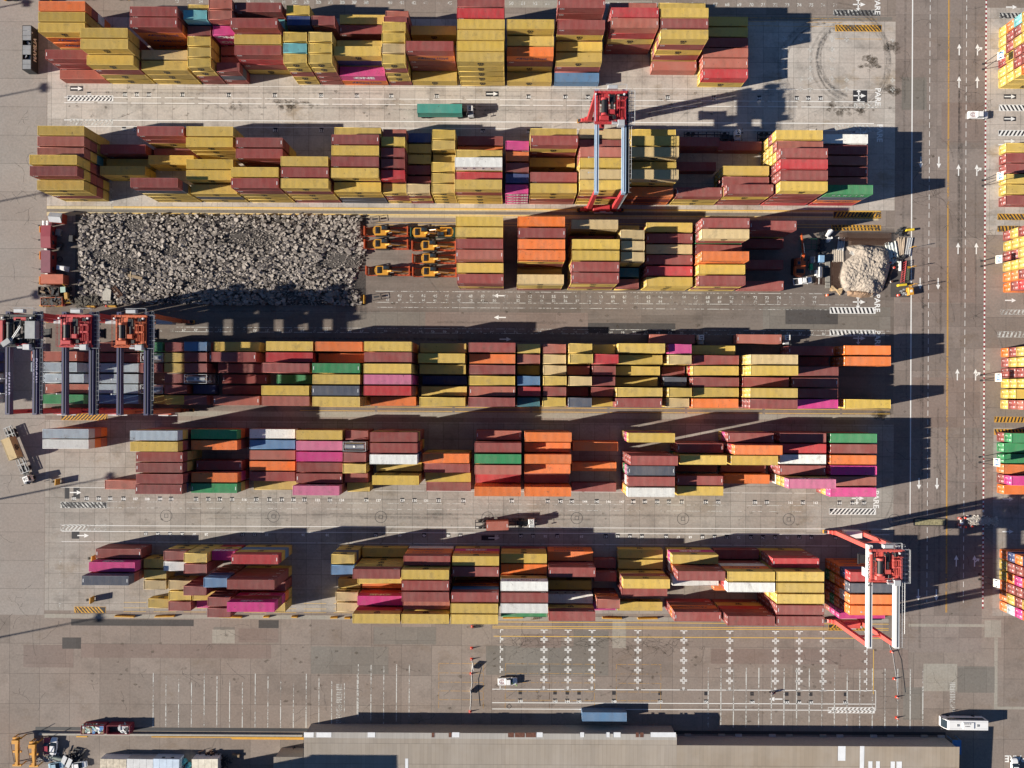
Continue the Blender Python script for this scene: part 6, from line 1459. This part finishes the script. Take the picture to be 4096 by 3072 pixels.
def cone(u, v, lab, h=1.1):
    x, y = UV(u, v, 0); r = thing('traffic_cone', lab, 'traffic cone', (x, y, 0), 0, 'orange cones on the apron'); m = MB(); m.tube((0, 0, .05), (0, 0, h), .24, 12, 0, .06); m.box(-.35, .35, -.35, .35, 0, .06); m.obj('cone_body', RUBP, r); m = MB(); m.tube((0, 0, .45*h), (0, 0, .65*h), .165, 12, 0, .13); m.obj('white_band', WHITE, r)
for k, (u, v) in enumerate(((1889, 2506), (1886, 2592), (1886, 2636), (1884, 2694), (1880, 2845), (3565, 2606), (3575, 2714), (3585, 2787), (3585, 2870))):
    cone(u, v, 'orange cone, %s down the cable line %s' % (ORD[k+1 if k < 5 else k-4], 'west of empty slots' if k < 5 else 'east of empty slots'))
def cable(pts, lab, mat, name='ground_cable'):
    m = MB(); P = [UV(u, v) for u, v in pts]
    for a, b in zip(P[:-1], P[1:]): m.tube((a[0], a[1], .06), (b[0], b[1], .06), .05, 5)
    thing1(name, lab, 'cable', m, mat)
cable([(1887, 2636), (1890, 2655), (1886, 2700), (1888, 2730), (1884, 2760), (1883, 2800), (1880, 2843)], 'white cable running past the cones west of the slots', WHITE)
cable([(1922, 2655), (1923, 2675), (1913, 2715), (1914, 2770), (1919, 2825)], 'thin dark cable beside the white one', DARK)
cable([(3553, 2555), (3560, 2590), (3570, 2610), (3577, 2660), (3585, 2710), (3590, 2780)], 'pale cable trailing from white-girdered crane', LGREY)
cable([(3562, 2560), (3590, 2600), (3605, 2640), (3612, 2700), (3620, 2770)], 'dark cable trailing from white-girdered crane', DARK)
for k, (u, v) in enumerate(((1892, 2668), (1882, 2765))):
    x, y = UV(u, v, .8); r = thing('marker_board', 'white tilted marker board on the cable line, %s' % ('upper', 'lower')[k], 'marker board', (x, y, 0), R(15), 'tilted marker boards'); m = MB(); m.beam((-.1, -.8, .2), (.15, .8, 1.3), .12, 1.1); m.obj('panel', WHITE, r); m = MB(); m.beam((.1, .2, .9), (.8, .1, .0), .06, .06); m.obj('prop', DARK, r)
x, y = UV(3980, 2476, 0)
for k, (u, v) in enumerate(((4004, 2475), (4002, 2813), (378, 2459), (745, 2459), (1087, 2459), (3543, 2475), (82, 465), (36 * 2, 100))):
    x, y = UV(u, v); m = MB(); m.box(-.6, .6, -.6, .6, .012, .03)
    for i in range(6): m.box(-.5+i*.18, -.42+i*.18, -.5, .5, .03, .05)
    tag(m.obj('drain_grate_surface', DARK), kind='structure')
x, y = UV(2058 - 100, 2500, .5)
# broken crates below the lowest block
for k, (u, v) in enumerate(((2140, 2472), (1905, 2505))):
    x, y = UV(u, v, .5); m = MB()
    for i in range(5): m.beam((-1.1+i*.5, -.5, .3), (-.9+i*.5, .5, .5), .12, .08)
    m.beam((-1.3, -.5, .3), (1.3, -.4, .3), .12, .1); m.beam((-1.2, .5, .3), (1.3, .45, .3), .12, .1); thing1('broken_crate', ('broken timber crate lying between barriers of the lowest block', 'fallen dark bar by the first cone')[k], 'crate', m, WOOD if k == 0 else DARK, (x, y, 0), R(5))
# tall light masts outside the frame to the west; their shadows lie across the yard
def mast(x, y, h, lab):
    r = thing('light_mast', lab, 'light mast', (x, y, 0), 0, 'tall light masts west of the yard'); m = MB(); m.tube((0, 0, 0), (0, 0, h), .38, 12, 0, .16); m.obj('mast_pole', LGREY, r)
    m = MB(); m.tube((0, 0, h-.3), (0, 0, h), 1.0, 12)
    for i in range(6): a = i*1.047; m.cbox((1.1*math.cos(a), 1.1*math.sin(a), h-.1), (.6, .5, .35), 0, a)
    m.obj('floodlight_ring', DARK, r)
ca, sa = math.cos(SUN_AZ), math.sin(SUN_AZ)
for u, v, h in ((445, 1908, 34), (110, 8, 26), (180, 350, 34), (190, 768, 34), (150, 1178, 30), (400, 2470, 36), (120, 1585, 28)):
    x, y = UV(u, v); k = h / math.tan(SUN_EL); mast(x + ca*k, y + sa*k, h, 'tall floodlight mast standing west of the yard')
